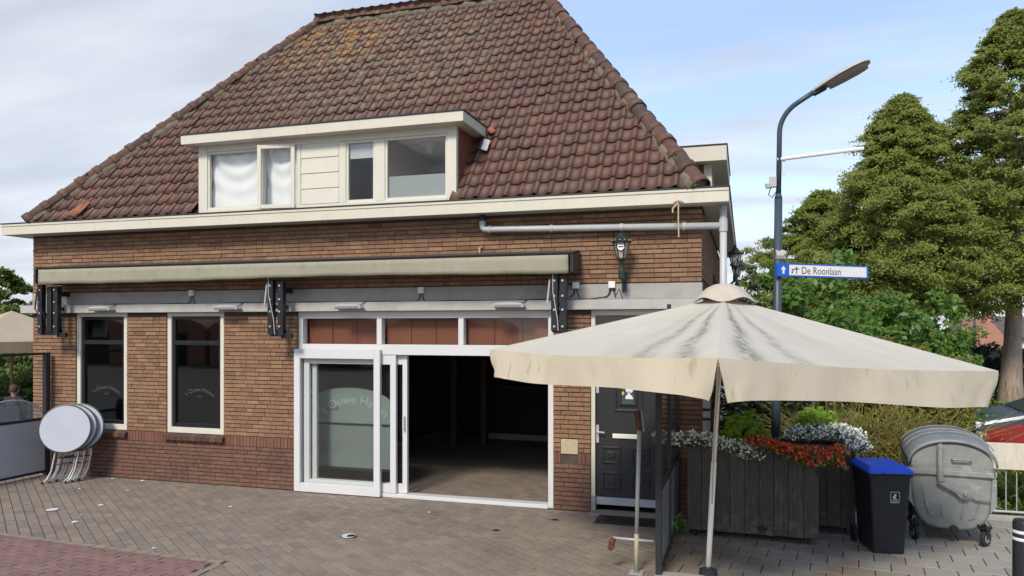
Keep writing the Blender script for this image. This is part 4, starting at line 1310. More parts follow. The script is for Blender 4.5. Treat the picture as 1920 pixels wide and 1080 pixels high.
def side_lantern(y, lab):
    r = dup(ln, (-.16, y, 3.13), None, lab)
    for ch in list(r.children):
        if ch.name.startswith('bracket') or ch.name.startswith('emblem'): bpy.data.objects.remove(ch)
    b = MB(); cc = (-.16, y, .16)
    b.lathe([(.018, 3.25), (.014, 3.30), (.03, 3.355)], cc, 10); b.lathe([(.03, 3.11), (.04, 3.13), (.04, 3.22), (.03, 3.25), (.018, 3.26)], cc, 12)
    b.tube([(-.16, y, 3.3), (-.25, y, 3.22), (-.45, y, 3.22), (-.51, y, 3.3)], .02, 8); b.box(-.525, -.5, y - .05, y + .05, 3.1, 3.4)
    obj('bracket', b, M['lantern_green'], r)
side_lantern(3.6, 'nearer dark lantern on the flank wall, under the side eaves')
side_lantern(6.2, 'farther dark lantern on the flank wall, half behind the nearer one')

# ------------------------------------------------------------------ flood lights, junction boxes, cables
fn = ('grey flood light above the far left window', 'grey flood light above the second window', 'grey flood light above the left transom pane', 'grey flood light above the right transom pane')
root = None
for k, x in enumerate((-10.07, -7.63, -5.53, -3.08)):
    if root is None:
        root = thing('flood_light', (x, -.1, 2.79), fn[0], 'lamp', 'flood lights on the concrete ledge')
        q = MB(); pr = [(-.23, -.02), (-.21, -.035), (.21, -.035), (.23, -.02), (.2, .02), (.1, .035), (-.1, .035), (-.2, .02)]
        q.prism(pr, -.15, -.03, 'y'); obj('housing', q, M['screen_grey'], root, local=True, bev=.006)
        q = MB(); q.box(-.19, .19, -.158, -.152, -.026, .006); obj('lamp_cover', q, M['lamp_lens'], root, local=True)
        q = MB(); q.box(-.04, .04, -.03, -.001, -.02, .03); obj('mount', q, M['black_metal'], root, local=True)
        q = MB(); q.tube([(.15, -.04, .02), (.2, -.02, .05), (.24, -.006, .075)], .006, 5); obj('cable', q, M['black_metal'], root, local=True)
    else: dup(root, (x, -.1, 2.79), None, fn[k])
jn = ('white junction box on the lintel above the second window', 'white junction box on the lintel above the middle transom pane', 'white junction box right of the awning arm', 'white junction box beside the front lantern')
root = None
for k, (x, z) in enumerate(((-8.41, 3.03), (-4.445, 3.02), (-2.18, 3.055), (-1.69, 3.055))):
    if root is None:
        root = thing('junction_box', (x, -.014, z), jn[0], 'junction box', 'junction boxes on the lintel')
        q = MB(); q.box(-.045, .045, -.05, 0, -.045, .045); obj('box', q, M['print_white'], root, local=True, bev=.006)
        q = MB(); q.tube([(-.015, -.02, -.04), (-.03, -.01, -.12), (-.10, -.008, -.17)], .007, 5); q.tube([(.015, -.02, -.04), (.02, -.01, -.10), (.05, -.008, -.17)], .007, 5); obj('cable', q, M['black_metal'], root, local=True)
    else: dup(root, (x, -.014, z), None, jn[k])
q = MB()
pts = [(-10.2 + i * .25, -.022, 2.864 + .006 * math.sin(i * 1.3)) for i in range(33)]
q.tube(pts, .006, 5); q.tube([(-1.66, -.02, 3.01), (-1.64, -.02, 2.92), (-1.60, -.02, 3.0), (-1.56, -.02, 2.9), (-1.55, -.02, 2.87)], .007, 5)
q.tube([(-1.72, -.02, 3.01), (-1.75, -.02, 2.9), (-2.0, -.02, 2.868), (-2.2, -.02, 2.868)], .006, 5)
single('power_cable', q, M['black_metal'], 'thin dark cable running along the joint of the concrete lintel', 'cable')
q = MB(); q.tube([(-.80, -.34, 4.07), (-.80, -.345, 3.85), (-.795, -.345, 3.62)], .009, 6); q.tube([(-.80, -.35, 4.06), (-.87, -.35, 3.98), (-.87, -.35, 3.93)], .012, 6); q.tube([(-.86, -.35, 4.06), (-.80, -.355, 4.08), (-.74, -.35, 4.06)], .012, 6)
single('rope', q, M['rope'], 'short frayed rope knotted to the eaves near the right corner', 'rope')
q = MB(); q.tube([(-3.55, -.03, 3.52), (-3.57, -.03, 3.6), (-3.52, -.03, 3.62)], .01, 6); q.tube([(-3.55, -.03, 3.6), (-3.56, -.03, 3.44)], .007, 5)
single('rope', q, M['rope'], 'short rope end hanging on the brick wall above the awning', 'rope')

# ------------------------------------------------------------------ big square umbrella
ub = Vector((-.35, -2.30, 0))
um = thing('umbrella', tuple(ub), 'large square cream umbrella with green-grey stains on a white pole', 'umbrella', None)
cor = [Vector((-2.64, -2.28, 2.25)), Vector((-.18, -4.58, 2.28)), Vector((2.23, -2.07, 2.09)), Vector((-.22, .10, 2.09))]
apex = Vector((-.205, -2.1, 2.80))
n = 40
vs, fs, dirt = [], [], []
BANDS = {0: ((.735, .030, .8), (.89, .024, 1.1), (.6, .04, .2)), 1: ((.095, .024, 1.3), (.25, .024, .75), (.5, .05, .15)), 2: ((.3, .05, .4), (.8, .04, .5)), 3: ((.2, .04, .5), (.7, .05, .4))}
for s in range(4):
    a, b = cor[s], cor[(s + 1) % 4]
    o0 = len(vs)
    for i in range(n + 1):
        for j in range(n + 1):
            t, u = i / n, j / n
            e = a.lerp(b, u)
            r = .07 + .93 * t
            p = apex.lerp(e, r)
            p.z -= .045 * math.sin(math.pi * u) * math.sin(math.pi * t) + .03 * math.sin(math.pi * u) * t ** 2
            p.z += .004 * math.sin(u * 40) * t * (1 - t) * 2
            vs.append(p)
            d = 0
            for (bu, bw, bs_) in BANDS[s]:
                d += bs_ * math.exp(-((u - bu - .01 * math.sin(t * 14)) / (bw * (.9 + .6 * t))) ** 2) * min(1, .25 + t * 2.2) * (1 - .35 * t)
            dirt.append(min(d, 1))
    fs += [(o0 + i * (n + 1) + j, o0 + i * (n + 1) + j + 1, o0 + (i + 1) * (n + 1) + j + 1, o0 + (i + 1) * (n + 1) + j) for i in range(n) for j in range(n)]
# the stains: dirt that has run down beside the ribs
mt = M['umbrella'].copy(); mt.name = 'umbrella_top_mat'
t_ = mt.node_tree
at_ = t_.nodes.new('ShaderNodeAttribute'); at_.attribute_name = 'dirt'
nz_ = t_.nodes.new('ShaderNodeTexNoise'); nz_.inputs['Scale'].default_value = 12; nz_.inputs['Detail'].default_value = 7; nz_.inputs['Roughness'].default_value = .75
ge_ = t_.nodes.new('ShaderNodeNewGeometry'); t_.links.new(ge_.outputs['Position'], nz_.inputs['Vector'])
mr_ = t_.nodes.new('ShaderNodeMapRange'); mr_.inputs['From Min'].default_value = .36; mr_.inputs['From Max'].default_value = .54
t_.links.new(nz_.outputs['Fac'], mr_.inputs['Value'])
mu_ = t_.nodes.new('ShaderNodeMath'); mu_.operation = 'MULTIPLY'; t_.links.new(at_.outputs['Fac'], mu_.inputs[0]); t_.links.new(mr_.outputs[0], mu_.inputs[1])
m8_ = t_.nodes.new('ShaderNodeMath'); m8_.operation = 'MULTIPLY'; m8_.inputs[1].default_value = .82; t_.links.new(mu_.outputs[0], m8_.inputs[0])
bs_n = t_.nodes['Principled BSDF']
src_ = bs_n.inputs['Base Color'].links[0].from_socket
mx_ = t_.nodes.new('ShaderNodeMix'); mx_.data_type = 'RGBA'; mx_.inputs['B'].default_value = (.085, .092, .07, 1)
t_.links.new(m8_.outputs[0], mx_.inputs['Factor']); t_.links.new(src_, mx_.inputs['A'])
for nd in t_.nodes:
    if nd.type == 'BSDF_TRANSLUCENT': t_.links.new(mx_.outputs['Result'], nd.inputs['Color'])
t_.links.new(mx_.outputs['Result'], bs_n.inputs['Base Color'])
q = MB(); q.add(vs, fs)
can = obj('canopy', q, mt, um, smooth=False, fix=False)
a_ = can.data.attributes.new('dirt', 'FLOAT', 'POINT'); a_.data.foreach_set('value', np.array(dirt, dtype=np.float32))
# valances: one flap per side, split at the corners
for s in range(4):
    a, b = cor[s], cor[(s + 1) % 4]
    d = (b - a).normalized(); outn = Vector((d.y, -d.x, 0)).normalized()
    if outn.dot(((a + b) / 2) - apex) < 0: outn = -outn
    m_ = 60; k_ = 8
    vs = []
    for j in range(k_ + 1):
        for i in range(m_ + 1):
            u, v = i / m_, j / k_
            e = a.lerp(b, u); e.z -= .03 * math.sin(math.pi * u)
            edge = math.exp(-u / .035) + math.exp(-(1 - u) / .035)
            c_ = .012 * math.sin(u * 26 + s) * v + .02 * math.sin(u * 9 + 2 * s) * v + .016 * math.sin(u * 70 + v * 5) * v * (math.exp(-(1 - u) / .10) + math.exp(-u / .07)) - .06 * edge * v ** 1.5 + .03 * v
            inset = d * (.11 * v ** 1.6 * (math.exp(-u / .03) - math.exp(-(1 - u) / .03)))
            hh = .27 + (.04 * u if s == 1 else 0) + .018 * math.sin(u * 7 + s * 2) + .03 * (edge if s in (0, 1) else 0)
            vs.append(e + outn * c_ + inset + Vector((0, 0, -hh * v)))
    q = MB(); q.add(vs, [(j * (m_ + 1) + i, j * (m_ + 1) + i + 1, (j + 1) * (m_ + 1) + i + 1, (j + 1) * (m_ + 1) + i) for j in range(k_) for i in range(m_)])
    obj('valance', q, M['valance'] if 'valance' in M else M.setdefault('valance', pm('valance_canvas_mat', (.64, .57, .44), .9, .05, 3, bump=.15, bs=200, trans=.18,
        stains=[((.3, .31, .13), 6, .58, .75, .6, (1.5, 1.5, .5)), ((.48, .42, .3), 2, .5, .75, .5)])), um, smooth=True, fix=False)
# vent cap on top
q = MB(); vs = []
m_ = 32
for (r, z) in ((.02, 2.935), (.08, 2.925), (.14, 2.895), (.19, 2.85), (.24, 2.79), (.27, 2.745)):
    for k in range(m_):
        t = 2 * math.pi * k / m_
        sq = 1 / max(abs(math.cos(t - .77)), abs(math.sin(t - .77))) ** .45
        w = 1 if r < .2 else 1 + .0 * k
        vs.append((apex.x + r * sq * math.cos(t), apex.y + r * sq * math.sin(t), z - (.024 * math.cos(4 * (t - .0)) * (r / .27) ** 2.5) + .02 * (r / .27) ** 3))
fs = [(i * m_ + k, i * m_ + (k + 1) % m_, (i + 1) * m_ + (k + 1) % m_, (i + 1) * m_ + k) for i in range(5) for k in range(m_)] + [tuple(range(m_))]
q.add(vs, fs); obj('vent_cap', q, pm('vent_canvas_mat', (.46, .41, .34), .9, .1, 6, bump=.2, bs=100, stains=[((.3, .28, .22), 7, .55, .75, .6)]), um, smooth=True, fix=False)
q = MB(); q.tube([ub + Vector((0, 0, .08)), ub + Vector((.055, .03, 1.15))], .027, 14); obj('lower_pole', q, M['pole_white'], um, smooth=True)
q = MB(); q.tube([ub + Vector((.055, .03, 1.15)), (apex.x, apex.y, 2.80)], .022, 14); obj('upper_pole', q, M['pole_white'], um, smooth=True)
q = MB(); q.tube([ub + Vector((.04, -.03, .75)), ub + Vector((.06, -.04, 1.4)), (apex.x - .02, apex.y - .05, 2.3)], .006, 5); obj('cord', q, M['rope'], um)
hub = Vector((apex.x - .02, apex.y, 2.35))
q = MB(); q.lathe([(.05, -.05), (.06, 0), (.05, .06)], hub, 12); obj('hub', q, M['wood_pole'], um)
for s in range(4):
    for e in (cor[s], (cor[s] + cor[(s + 1) % 4]) / 2 - Vector((0, 0, .03))):
        q = MB(); q.tube([apex - Vector((0, 0, .09)), apex.lerp(e, .5) - Vector((0, 0, .10)), e - Vector((0, 0, .045))], .014, 6); rb = obj('rib', q, M['wood_pole'], um)
        q = MB(); q.tube([hub, apex.lerp(e, .55) - Vector((0, 0, .05))], .011, 6); obj('strut', q, M['wood_pole'], rb)
q = MB(); q.lathe([(.09, .03), (.085, .09), (.04, .11), (.032, .12)], ub, 14); obj('base_socket', q, M['anthracite'], um, smooth=False)
for k in (0, 1):
    q = MB(); q.box(ub.x - .50 + k * .51, ub.x - .01 + k * .51, ub.y - .62, ub.y - .06, .004, .05); obj('base_slab', q, M['concrete'], um, bev=.006)

# ------------------------------------------------------------------ galvanised stand with cross arm
B0 = Vector((-1.05, -2.35, 0))
stn = thing('post_stand', tuple(B0), 'thin galvanised post with a rusty wooden block on top, before the front door', 'post')
q = MB(); q.tube([B0 + Vector((0, 0, .36)), B0 + Vector((.03, .0, 1.52))], .021, 10); obj('pole', q, M['galv_pole'], stn, smooth=True)
q = MB(); q.tube([B0, B0 + Vector((.0, 0, .40))], .0235, 10); obj('lower_tube', q, M['yellow_pole'], stn, smooth=True)
q = MB(); q.tube([B0 + Vector((-.24, -.02, .345)), B0 + Vector((.17, .02, .33))], .015, 8); arm = obj('cross_arm', q, M['galv_pole'], stn, smooth=True)
q = MB(); q.tube([B0 + Vector((-.22, -.02, .345)), B0 + Vector((-.25, -.03, .30)), B0 + Vector((-.235, -.03, .245))], [.025, .035, .015], 8); q.lathe([(.012, -.02), (.035, -.014), (.035, .014), (.012, .02)], B0 + Vector((-.255, -.035, .255)), 10, Matrix.Rotation(R(90), 3, 'X')); obj('rusty_clamp', q, M['rust'], arm)
q = MB(); q.box(-.022, .022, -.04, .04, 0, .2, mat=Matrix.Translation(B0 + Vector((.032, 0, 1.45))) @ Matrix.Rotation(R(-7), 4, 'Y') @ Matrix.Rotation(R(35), 4, 'Z')); obj('block', q, M['rust'], stn, bev=.006)
q = MB(); q.box(.0, .012, -.045, .045, .0, .215, mat=Matrix.Translation(B0 + Vector((.05, 0, 1.44))) @ Matrix.Rotation(R(-7), 4, 'Y') @ Matrix.Rotation(R(35), 4, 'Z')); obj('plate', q, M['galv_pole'], stn)
q = MB(); q.box(B0.x - .07, B0.x + .07, B0.y - .07, B0.y + .07, .003, .015); obj('foot_plate', q, M['galv_pole'], stn)

# doormat
q = MB(); q.box(-1.83, -1.03, -.55, -.17, .003, .02)
mt_o = single('doormat', q, M['mat'], 'black rubber doormat lying in front of the front door', 'doormat')
q = MB()
for k in range(15): q.box(-1.80 + k * .052, -1.775 + k * .052, -.53, -.19, .0205, .026)
obj('rib_pattern', q, M['mat'], mt_o, kind='stuff')

# ------------------------------------------------------------------ glass windscreens
def windscreen(name, x, ya, yb, ytop, label, posts, zrail, tall):
    root = thing(name, (x, (ya + yb) / 2, 0), label, 'windscreen', 'glass terrace windscreens')
    for (y, zt, w) in posts:
        q = MB(); q.box(x - w / 2, x + w / 2, y - w / 2, y + w / 2, .005, zt); obj('post', q, M['anthracite'], root, bev=.003)
    q = MB(); q.box(x - .02, x + .02, ya, yb, zrail, zrail + .045); obj('rail', q, M['anthracite'], root)
    q = MB(); q.box(x - .02, x + .02, ya, yb, .04, .08); obj('rail', q, M['anthracite'], root)
    return root
rw = windscreen('windscreen', -.815, -2.46, -.28, 1.8, 'black framed glass windscreen standing out from the wall right of the front door', [(-2.46, 1.95, .06), (-1.40, 2.75, .045), (-.28, 1.95, .055)], .85, 1.9)
for (a, b) in ((-2.43, -1.425), (-1.375, -.31)):
    q = MB(); q.box(-.818, -.812, a, b, .082, .848); obj('lower_pane', q, M['plexi'], rw)
    q = MB(); q.box(-.818, -.812, a, b, .897, 1.9); obj('upper_pane', q, M['pane'], rw)
q = MB(); q.box(-.83, -.80, -2.43, -.31, 1.902, 1.94); obj('rail', q, M['anthracite'], rw)
lw = windscreen('windscreen', -11.30, -2.4, -.115, 2.06, 'black framed windscreen with grey panel and arched clear top at the left corner', [(-2.4, 2.06, .07), (-.115, 2.06, .085)], .925, 2.06)
q = MB(); q.box(-11.315, -11.285, -2.36, -.16, .082, .923); obj('grey_panel', q, M['screen_grey'], lw)
q = MB(); q.box(-11.325, -11.275, -2.36, -.16, 2.02, 2.06); obj('rail', q, M['anthracite'], lw)
ar = [(-1.36, .972)] + [(-.20, .972)] + [(-.78 + .58 * math.cos(t), 1.0 + .30 * math.sin(t)) for t in [math.pi * k / 20 for k in range(21)]]
q = MB(); q.prism(ar, -11.303, -11.297, 'x'); obj('arched_pane', q, M['plexi'], lw)
q = MB(); q.tube([(-11.30, -.78 + .585 * math.cos(math.pi * k / 24), 1.0 + .305 * math.sin(math.pi * k / 24)) for k in range(25)], .011, 6); obj('arch_rim', q, M['screen_grey'], lw)
ar = [(-2.32, .972), (-1.44, .972)] + [(-1.88 + .44 * math.cos(t), 1.0 + .26 * math.sin(t)) for t in [math.pi * k / 16 for k in range(17)]]
q = MB(); q.prism(ar, -11.303, -11.297, 'x'); obj('arched_pane', q, M['plexi'], lw)

# ------------------------------------------------------------------ folded round tables
tb = thing('folding_table', (-10.34, -.62, 0), 'front one of three folded round tables leaning by the left windows, pale top facing out', 'table', 'folded round tables by the wall', R(28))
q = MB(); TM = Matrix.Translation((0, 0, .87)) @ Matrix.Rotation(R(9), 4, 'Y') @ Matrix.Rotation(R(80), 4, 'X')
q.lathe([(.365, .008), (.365, .016)], (0, 0, 0), 40, TM); obj('top', q, M['table_top'], tb, local=True)
q = MB(); q.lathe([(.372, -.022), (.386, -.016), (.386, .010), (.374, .0145), (.366, .0145)], (0, 0, 0), 40, TM); obj('rim', q, M['table_edge'], tb, local=True)
for (x, s) in ((-.17, -1), (-.12, -1), (.12, 1), (.17, 1)):
    dy = .05 if abs(x) > .15 else .10
    q = MB(); q.tube([(x * .8, dy - .02, .80), (x, dy, .46), (x + s * .0 - .05, dy, .2), (x - .10, dy - .03, .075), (x - .16, dy - .06, .02)], .013, 8); obj('leg', q, M['table_leg'], tb, smooth=True, local=True)
q = MB(); q.tube([(-.17, .05, .30), (.16, .05, .30)], .009, 6); q.tube([(-.14, .09, .40), (.14, .09, .40)], .012, 6); obj('hinge_bar', q, M['table_edge'], tb, local=True)
for x, dy in ((-.33, -.01), (.01, -.01)):
    q = MB(); q.lathe([(.018, .003), (.02, .03), (.014, .04)], (x, dy, 0), 8); obj('foot', q, M['rubber'], tb, local=True)
dup(tb, (-10.33, -.51, 0), R(27), 'middle one of three folded round tables, sandwiched between the other two')
dup(tb, (-10.30, -.40, 0), R(25), 'rear one of three folded round tables, closest to the brick wall')

# ------------------------------------------------------------------ litter on the paving
def scrap(x, y, s, lab, m='litter', k=0):
    g = np.random.default_rng(k + 3)
    q = MB(); nn = 7
    vs = [(x + s * (.7 + .5 * g.random()) * math.cos(6.283 * i / nn), y + s * (.7 + .5 * g.random()) * math.sin(6.283 * i / nn) * .8, .006 + .02 * g.random() * min(1, s * 12)) for i in range(nn)] + [(x, y, .01 + .3 * s)]
    q.add(vs, [(i, (i + 1) % nn, nn) for i in range(nn)])
    return single('paper_scrap', q, M[m], lab, 'litter', 'white litter on the terrace')
q = MB(); q.lathe([(.02, .004), (.065, .006), (.08, .012), (.075, .014), (.06, .008)], (-9.0, -2.05, 0), 18)
single('paper_plate', q, M['litter'], 'small white plate lying flat on the paving near the red brick strip', 'plate', smooth=True)
for k, (x, y, s, lab) in enumerate(((-9.77, -.88, .045, 'white scrap on the paving right of the folded tables'), (-8.95, -.78, .05, 'white scrap below the second window'), (-8.58, -1.64, .075, 'crumpled pale paper in the middle of the left paving'), (-8.16, -2.47, .08, 'long pale scrap near the border of the red bricks'),
        (-6.80, -1.19, .055, 'white and blue scrap left of the sliding doors'), (-6.35, -3.10, .05, 'pale scrap on the tip of the border course'), (-9.3, -.12, .07, 'clear wrapper at the foot of the wall below the second window'), (-9.9, -.12, .05, 'pale wrapper at the foot of the wall by the tables'), (-4.04, -.68, .05, 'grey wrapper in front of the open doorway'), (-8.4, -2.15, .03, 'tiny pale scrap beside the long scrap'))):
    scrap(x, y, s * .62, lab, k=k)
q = MB(); q.lathe([(.03, .004), (.07, .006), (.085, .022), (.074, .022), (.06, .010)], (-4.49, -2.03, 0), 18); ash = single('ashtray', q, M['litter'], 'white dish with a dark spill in the middle of the terrace', 'ashtray', smooth=True)
q = MB(); q.lathe([(.01, .022), (.05, .024), (.0505, .012)], (-4.46, -2.03, 0), 12); obj('ash', q, M['black'], ash)
q = MB(); q.lathe([(.03, .003), (.032, .10), (.034, .13)], (-1.72, -.62, 0), 12); single('drinking_glass', q, M['pane'], 'small clear drinking glass standing at the edge of the doormat', 'glass')
for k, (x, y) in enumerate(((-2.92, -1.25), (-2.35, -.55))):
    q = MB(); q.add([(x - .06, y, .004), (x, y - .03, .008), (x + .07, y + .01, .004), (x + .01, y + .035, .012)], [(0, 1, 2, 3)]); single('dead_leaf', q, M['black'], ('dark dead leaf on the paving before the open doorway', 'dark dead leaf on the paving before the brick pier')[k], 'leaf', 'dead leaves on the terrace')

# ------------------------------------------------------------------ planters
def planter(x0_, x1_, y0_, y1_, zt, label, nboards):
    root = thing('planter', ((x0_ + x1_) / 2, (y0_ + y1_) / 2, 0), label, 'planter', 'charred plank planters')
    zb = .09
    w = (x1_ - x0_) / nboards
    for k in range(nboards):
        a, b = x0_ + k * w + .002, x0_ + (k + 1) * w - .002
        q = MB(); q.box(a, b, y0_ + random.gauss(0, .0018), y0_ + .025, zb + random.uniform(-.006, .008), zt); obj('board', q, M['plank'], root, bev=.003)
        q = MB(); q.box(a, b, y1_ - .025, y1_, zb, zt); obj('board', q, M['plank'], root)
    nd = 4; w = (y1_ - y0_ - .054) / nd
    for k in range(nd):
        for xx in (x0_, x1_ - .025):
            q = MB(); q.box(xx, xx + .025, y0_ + .027 + k * w + .002, y0_ + .027 + (k + 1) * w - .002, zb, zt); obj('board', q, M['plank'], root, bev=.003)
    q = MB(); q.box(x0_ - .022, x1_ + .022, y0_ - .024, y0_ + .03, zt + .002, zt + .03); q.box(x0_ - .022, x1_ + .022, y1_ - .03, y1_ + .022, zt + .002, zt + .03); q.box(x0_ - .022, x0_ + .03, y0_ + .032, y1_ - .032, zt + .002, zt + .03); q.box(x1_ - .03, x1_ + .022, y0_ + .032, y1_ - .032, zt + .002, zt + .03)
    obj('top_edge', q, M['plank'], root, bev=.004)
    q = MB(); q.box(x0_ + .03, x1_ - .03, y0_ + .03, y1_ - .03, zb + .03, zt - .03); obj('earth', q, M['soil'], root)
    for xx in (x0_ + .10, x1_ - .10):
        for yy_ in (y0_ + .09, y1_ - .09):
            q = MB(); q.lathe([(.012, -.014), (.035, -.012), (.035, .012), (.012, .014)], (xx, yy_, .038), 10, Matrix.Rotation(R(90), 3, 'Y')); q.box(xx - .02, xx + .02, yy_ - .02, yy_ + .02, .06, .088); obj('castor', q, M['rubber'], root)
    return root
planter(-.655, .80, -.83, -.30, 1.04, 'long charred plank planter in front, with red flowers spilling over', 9)
planter(-.20, 1.26, -.21, .32, 1.03, 'charred plank planter behind, partly hidden by the front planter', 9)


def bedding(name, label, pts, n, sx, sy, sz, petal, seed, dens=.55, size=.016, leafn=.8, hang=None):
    """a flowering mass along a list of centres"""
    g = np.random.default_rng(seed)
    c = np.array(pts)
    base = c.mean(0)
    root = thing(name, (base[0], base[1], base[2] - sz), label, 'flowers')
    k = g.integers(0, len(c), n)
    d = g.normal(size=(n, 3)); d /= np.linalg.norm(d, axis=1)[:, None]
    d[:, 2] = np.abs(d[:, 2]) * .9 - .15
    p = c[k] + d * np.array([sx, sy, sz]) * g.uniform(.55, 1.2, (n, 1))
    leaves('leaves', p[: int(n * leafn)] - np.array([0, 0, .012]), size * 1.5, M['leaf_stem'], root, (0, -.4, .6), .4, None, seed)
    f = c[g.integers(0, len(c), int(n * dens))]
    d = g.normal(size=(len(f), 3)); d /= np.linalg.norm(d, axis=1)[:, None]; d[:, 2] = np.abs(d[:, 2]) * .95 - .12
    leaves('blossoms', f + d * np.array([sx, sy, sz]) * g.uniform(.75, 1.3, (len(f), 1)), size, petal, root, (0, -.6, .6), .8, None, seed + 1)
    return root
bedding('white_flowers', 'white flowering mass trailing over the left end of the front planter', [(-.98 + .07 * k, -.62 - .012 * k, 1.10 + .015 * math.sin(k * 1.7)) for k in range(10)] + [(-.35 + .06 * k, -.74, 1.07 - .006 * k) for k in range(9)] + [(.0, -.80, 1.0), (.08, -.84, .99)], 4600, .12, .13, .13, M['petal_white'], 3, .42, .015)
bedding('red_flowers', 'red and orange flowers spilling over the front edge of the planter', [(.08 + .05 * k, -.76 - .006 * k, 1.14 - .010 * k + .02 * math.sin(k * 1.3)) for k in range(19)] + [(.50 + .05 * k, -.88, 1.04 - .02 * math.sin(k)) for k in range(10)] + [(.62 + .05 * k, -.90, .97) for k in range(4)] + [(.98, -.84, 1.06), (1.03, -.80, 1.07)], 4200, .10, .12, .10, M['petal_red'], 4, .45, .020)
bedding('white_flowers', 'white flowering mass on the rear planter, right of the red flowers', [(.62 + .065 * k, -.02 - .03 * math.sin(k * .9), 1.13 + .05 * math.sin(k / 10 * 3.14)) for k in range(11)] + [(1.22, -.18, 1.05), (1.3, -.12, 1.04)], 5200, .13, .17, .15, M['petal_white'], 5, .48, .017)
shrub('green_mound_plant', (.0, -.56, 1.10), 'bright green round mound plant left of the lamp post', (.22, .18, .29), M['leaf_box'], .022, 110, 60, 21, 'plant', 'bright green mound plants', False, .35, .6, .035, .9)
shrub('green_mound_plant', (.85, .07, 1.16), 'bright lime mound plant among the white flowers of the rear planter', (.23, .17, .25), M['leaf_box'], .022, 110, 60, 22, 'plant', 'bright green mound plants', False, .35, .6, .035, .9)
shrub('weed', (-.72, -.72, 0), 'small green weed growing at the foot of the front planter', (.10, .08, .16), M['leaf_laurel'], .035, 12, 14, 23, 'weed', None, False, .5, .5, .05, .5)

# ------------------------------------------------------------------ wheelie bin
wb = thing('wheelie_bin', (1.47, -.68, 0), 'black wheelie bin with a bright blue lid', 'bin')
def taper(mb, b, t, z0, z1, rad=.03):
    """rounded tapering box: b, t = (x0, x1, y0, y1) at the bottom and the top"""
    rings = []
    for (q4, z) in ((b, z0), (t, z1)):
        x0_, x1_, y0_, y1_ = q4
        ring = []
        for (cx, cy, a0) in ((x1_ - rad, y1_ - rad, 0), (x0_ + rad, y1_ - rad, 90), (x0_ + rad, y0_ + rad, 180), (x1_ - rad, y0_ + rad, 270)):
            for k in range(5): ring.append((cx + rad * math.cos(R(a0 + 22.5 * k)), cy + rad * math.sin(R(a0 + 22.5 * k)), z))
        rings.append(ring)
    n_ = 20
    mb.add(rings[0] + rings[1], [(k, (k + 1) % n_, n_ + (k + 1) % n_, n_ + k) for k in range(n_)] + [tuple(range(n_ - 1, -1, -1)), tuple(range(n_, 2 * n_))])
RB = Matrix.Translation((1.46, -.64, 0)) @ Matrix.Rotation(R(11), 4, 'Z') @ Matrix.Diagonal((.97, .97, 1.07, 1))
def rotmb(mb, m): mb.v = [tuple(m @ Vector(p)) for p in mb.v]; return mb
q = MB(); taper(q, (-.17, .17, -.27, .22), (-.222, .222, -.32, .29), .012, .80); body = obj('body', rotmb(q, RB), M['bin_black'], wb, smooth=False)
q = MB(); taper(q, (-.24, .24, -.34, .31), (-.245, .245, -.345, .31), .80, .835, .035); q.box(-.18, .18, -.352, -.335, .79, .815); obj('collar', rotmb(q, RB), M['bin_black'], wb)
q = MB(); taper(q, (-.25, .25, -.36, .315), (-.247, .247, -.357, .315), .837, .862, .04); taper(q, (-.245, .245, -.355, .315), (-.20, .20, -.28, .29), .862, .905, .04); q.box(-.10, .10, -.385, -.34, .842, .858); obj('lid', rotmb(q, RB), M['bin_blue'], wb, bev=.005)
q = MB(); q.tube([(-.19, .32, .845), (.19, .32, .845)], .018, 8); q.box(-.2, -.16, .28, .33, .80, .86); q.box(.16, .2, .28, .33, .80, .86); obj('handle', rotmb(q, RB), M['bin_black'], wb)
for x in (-.215, .215):
    q = MB(); q.lathe([(.03, -.02), (.095, -.02), (.10, 0), (.095, .02), (.03, .02)], (x, .24, .10), 18, Matrix.Rotation(R(90), 3, 'Y')); obj('wheel', rotmb(q, RB), M['rubber'], wb)
TS = RB @ Matrix.Translation((.05, -.3095, .60)) @ Matrix.Rotation(R(90 + 3.6), 4, 'X')
q = MB()
for (a, b, c, d) in ((-.05, .05, .045, .05), (-.05, .05, -.045, -.04), (-.05, -.045, -.04, .045), (.045, .05, -.04, .045)): q.add([(a, c, .001), (b, c, .001), (b, d, .001), (a, d, .001)], [(0, 1, 2, 3)])
q.add([(-.022, -.022, .001), (-.006, -.03, .001), (.012, -.012, .001), (.002, .0, .001), (.014, .01, .001), (.008, .034, .001), (-.012, .018, .001), (-.024, -.002, .001)], [tuple(range(8))])
q.add([(.004, -.036, .001), (.02, -.034, .001), (.02, -.022, .001), (.008, -.024, .001)], [(0, 1, 2, 3)])
for k in range(7): q.add([(-.048 + .014 * k, -.066, .001), (-.039 + .014 * k, -.066, .001), (-.039 + .014 * k, -.052, .001), (-.048 + .014 * k, -.052, .001)], [(0, 1, 2, 3)])
obj('printed_emblem', rotmb(q, TS), M['print_pale'], wb, fix=False)

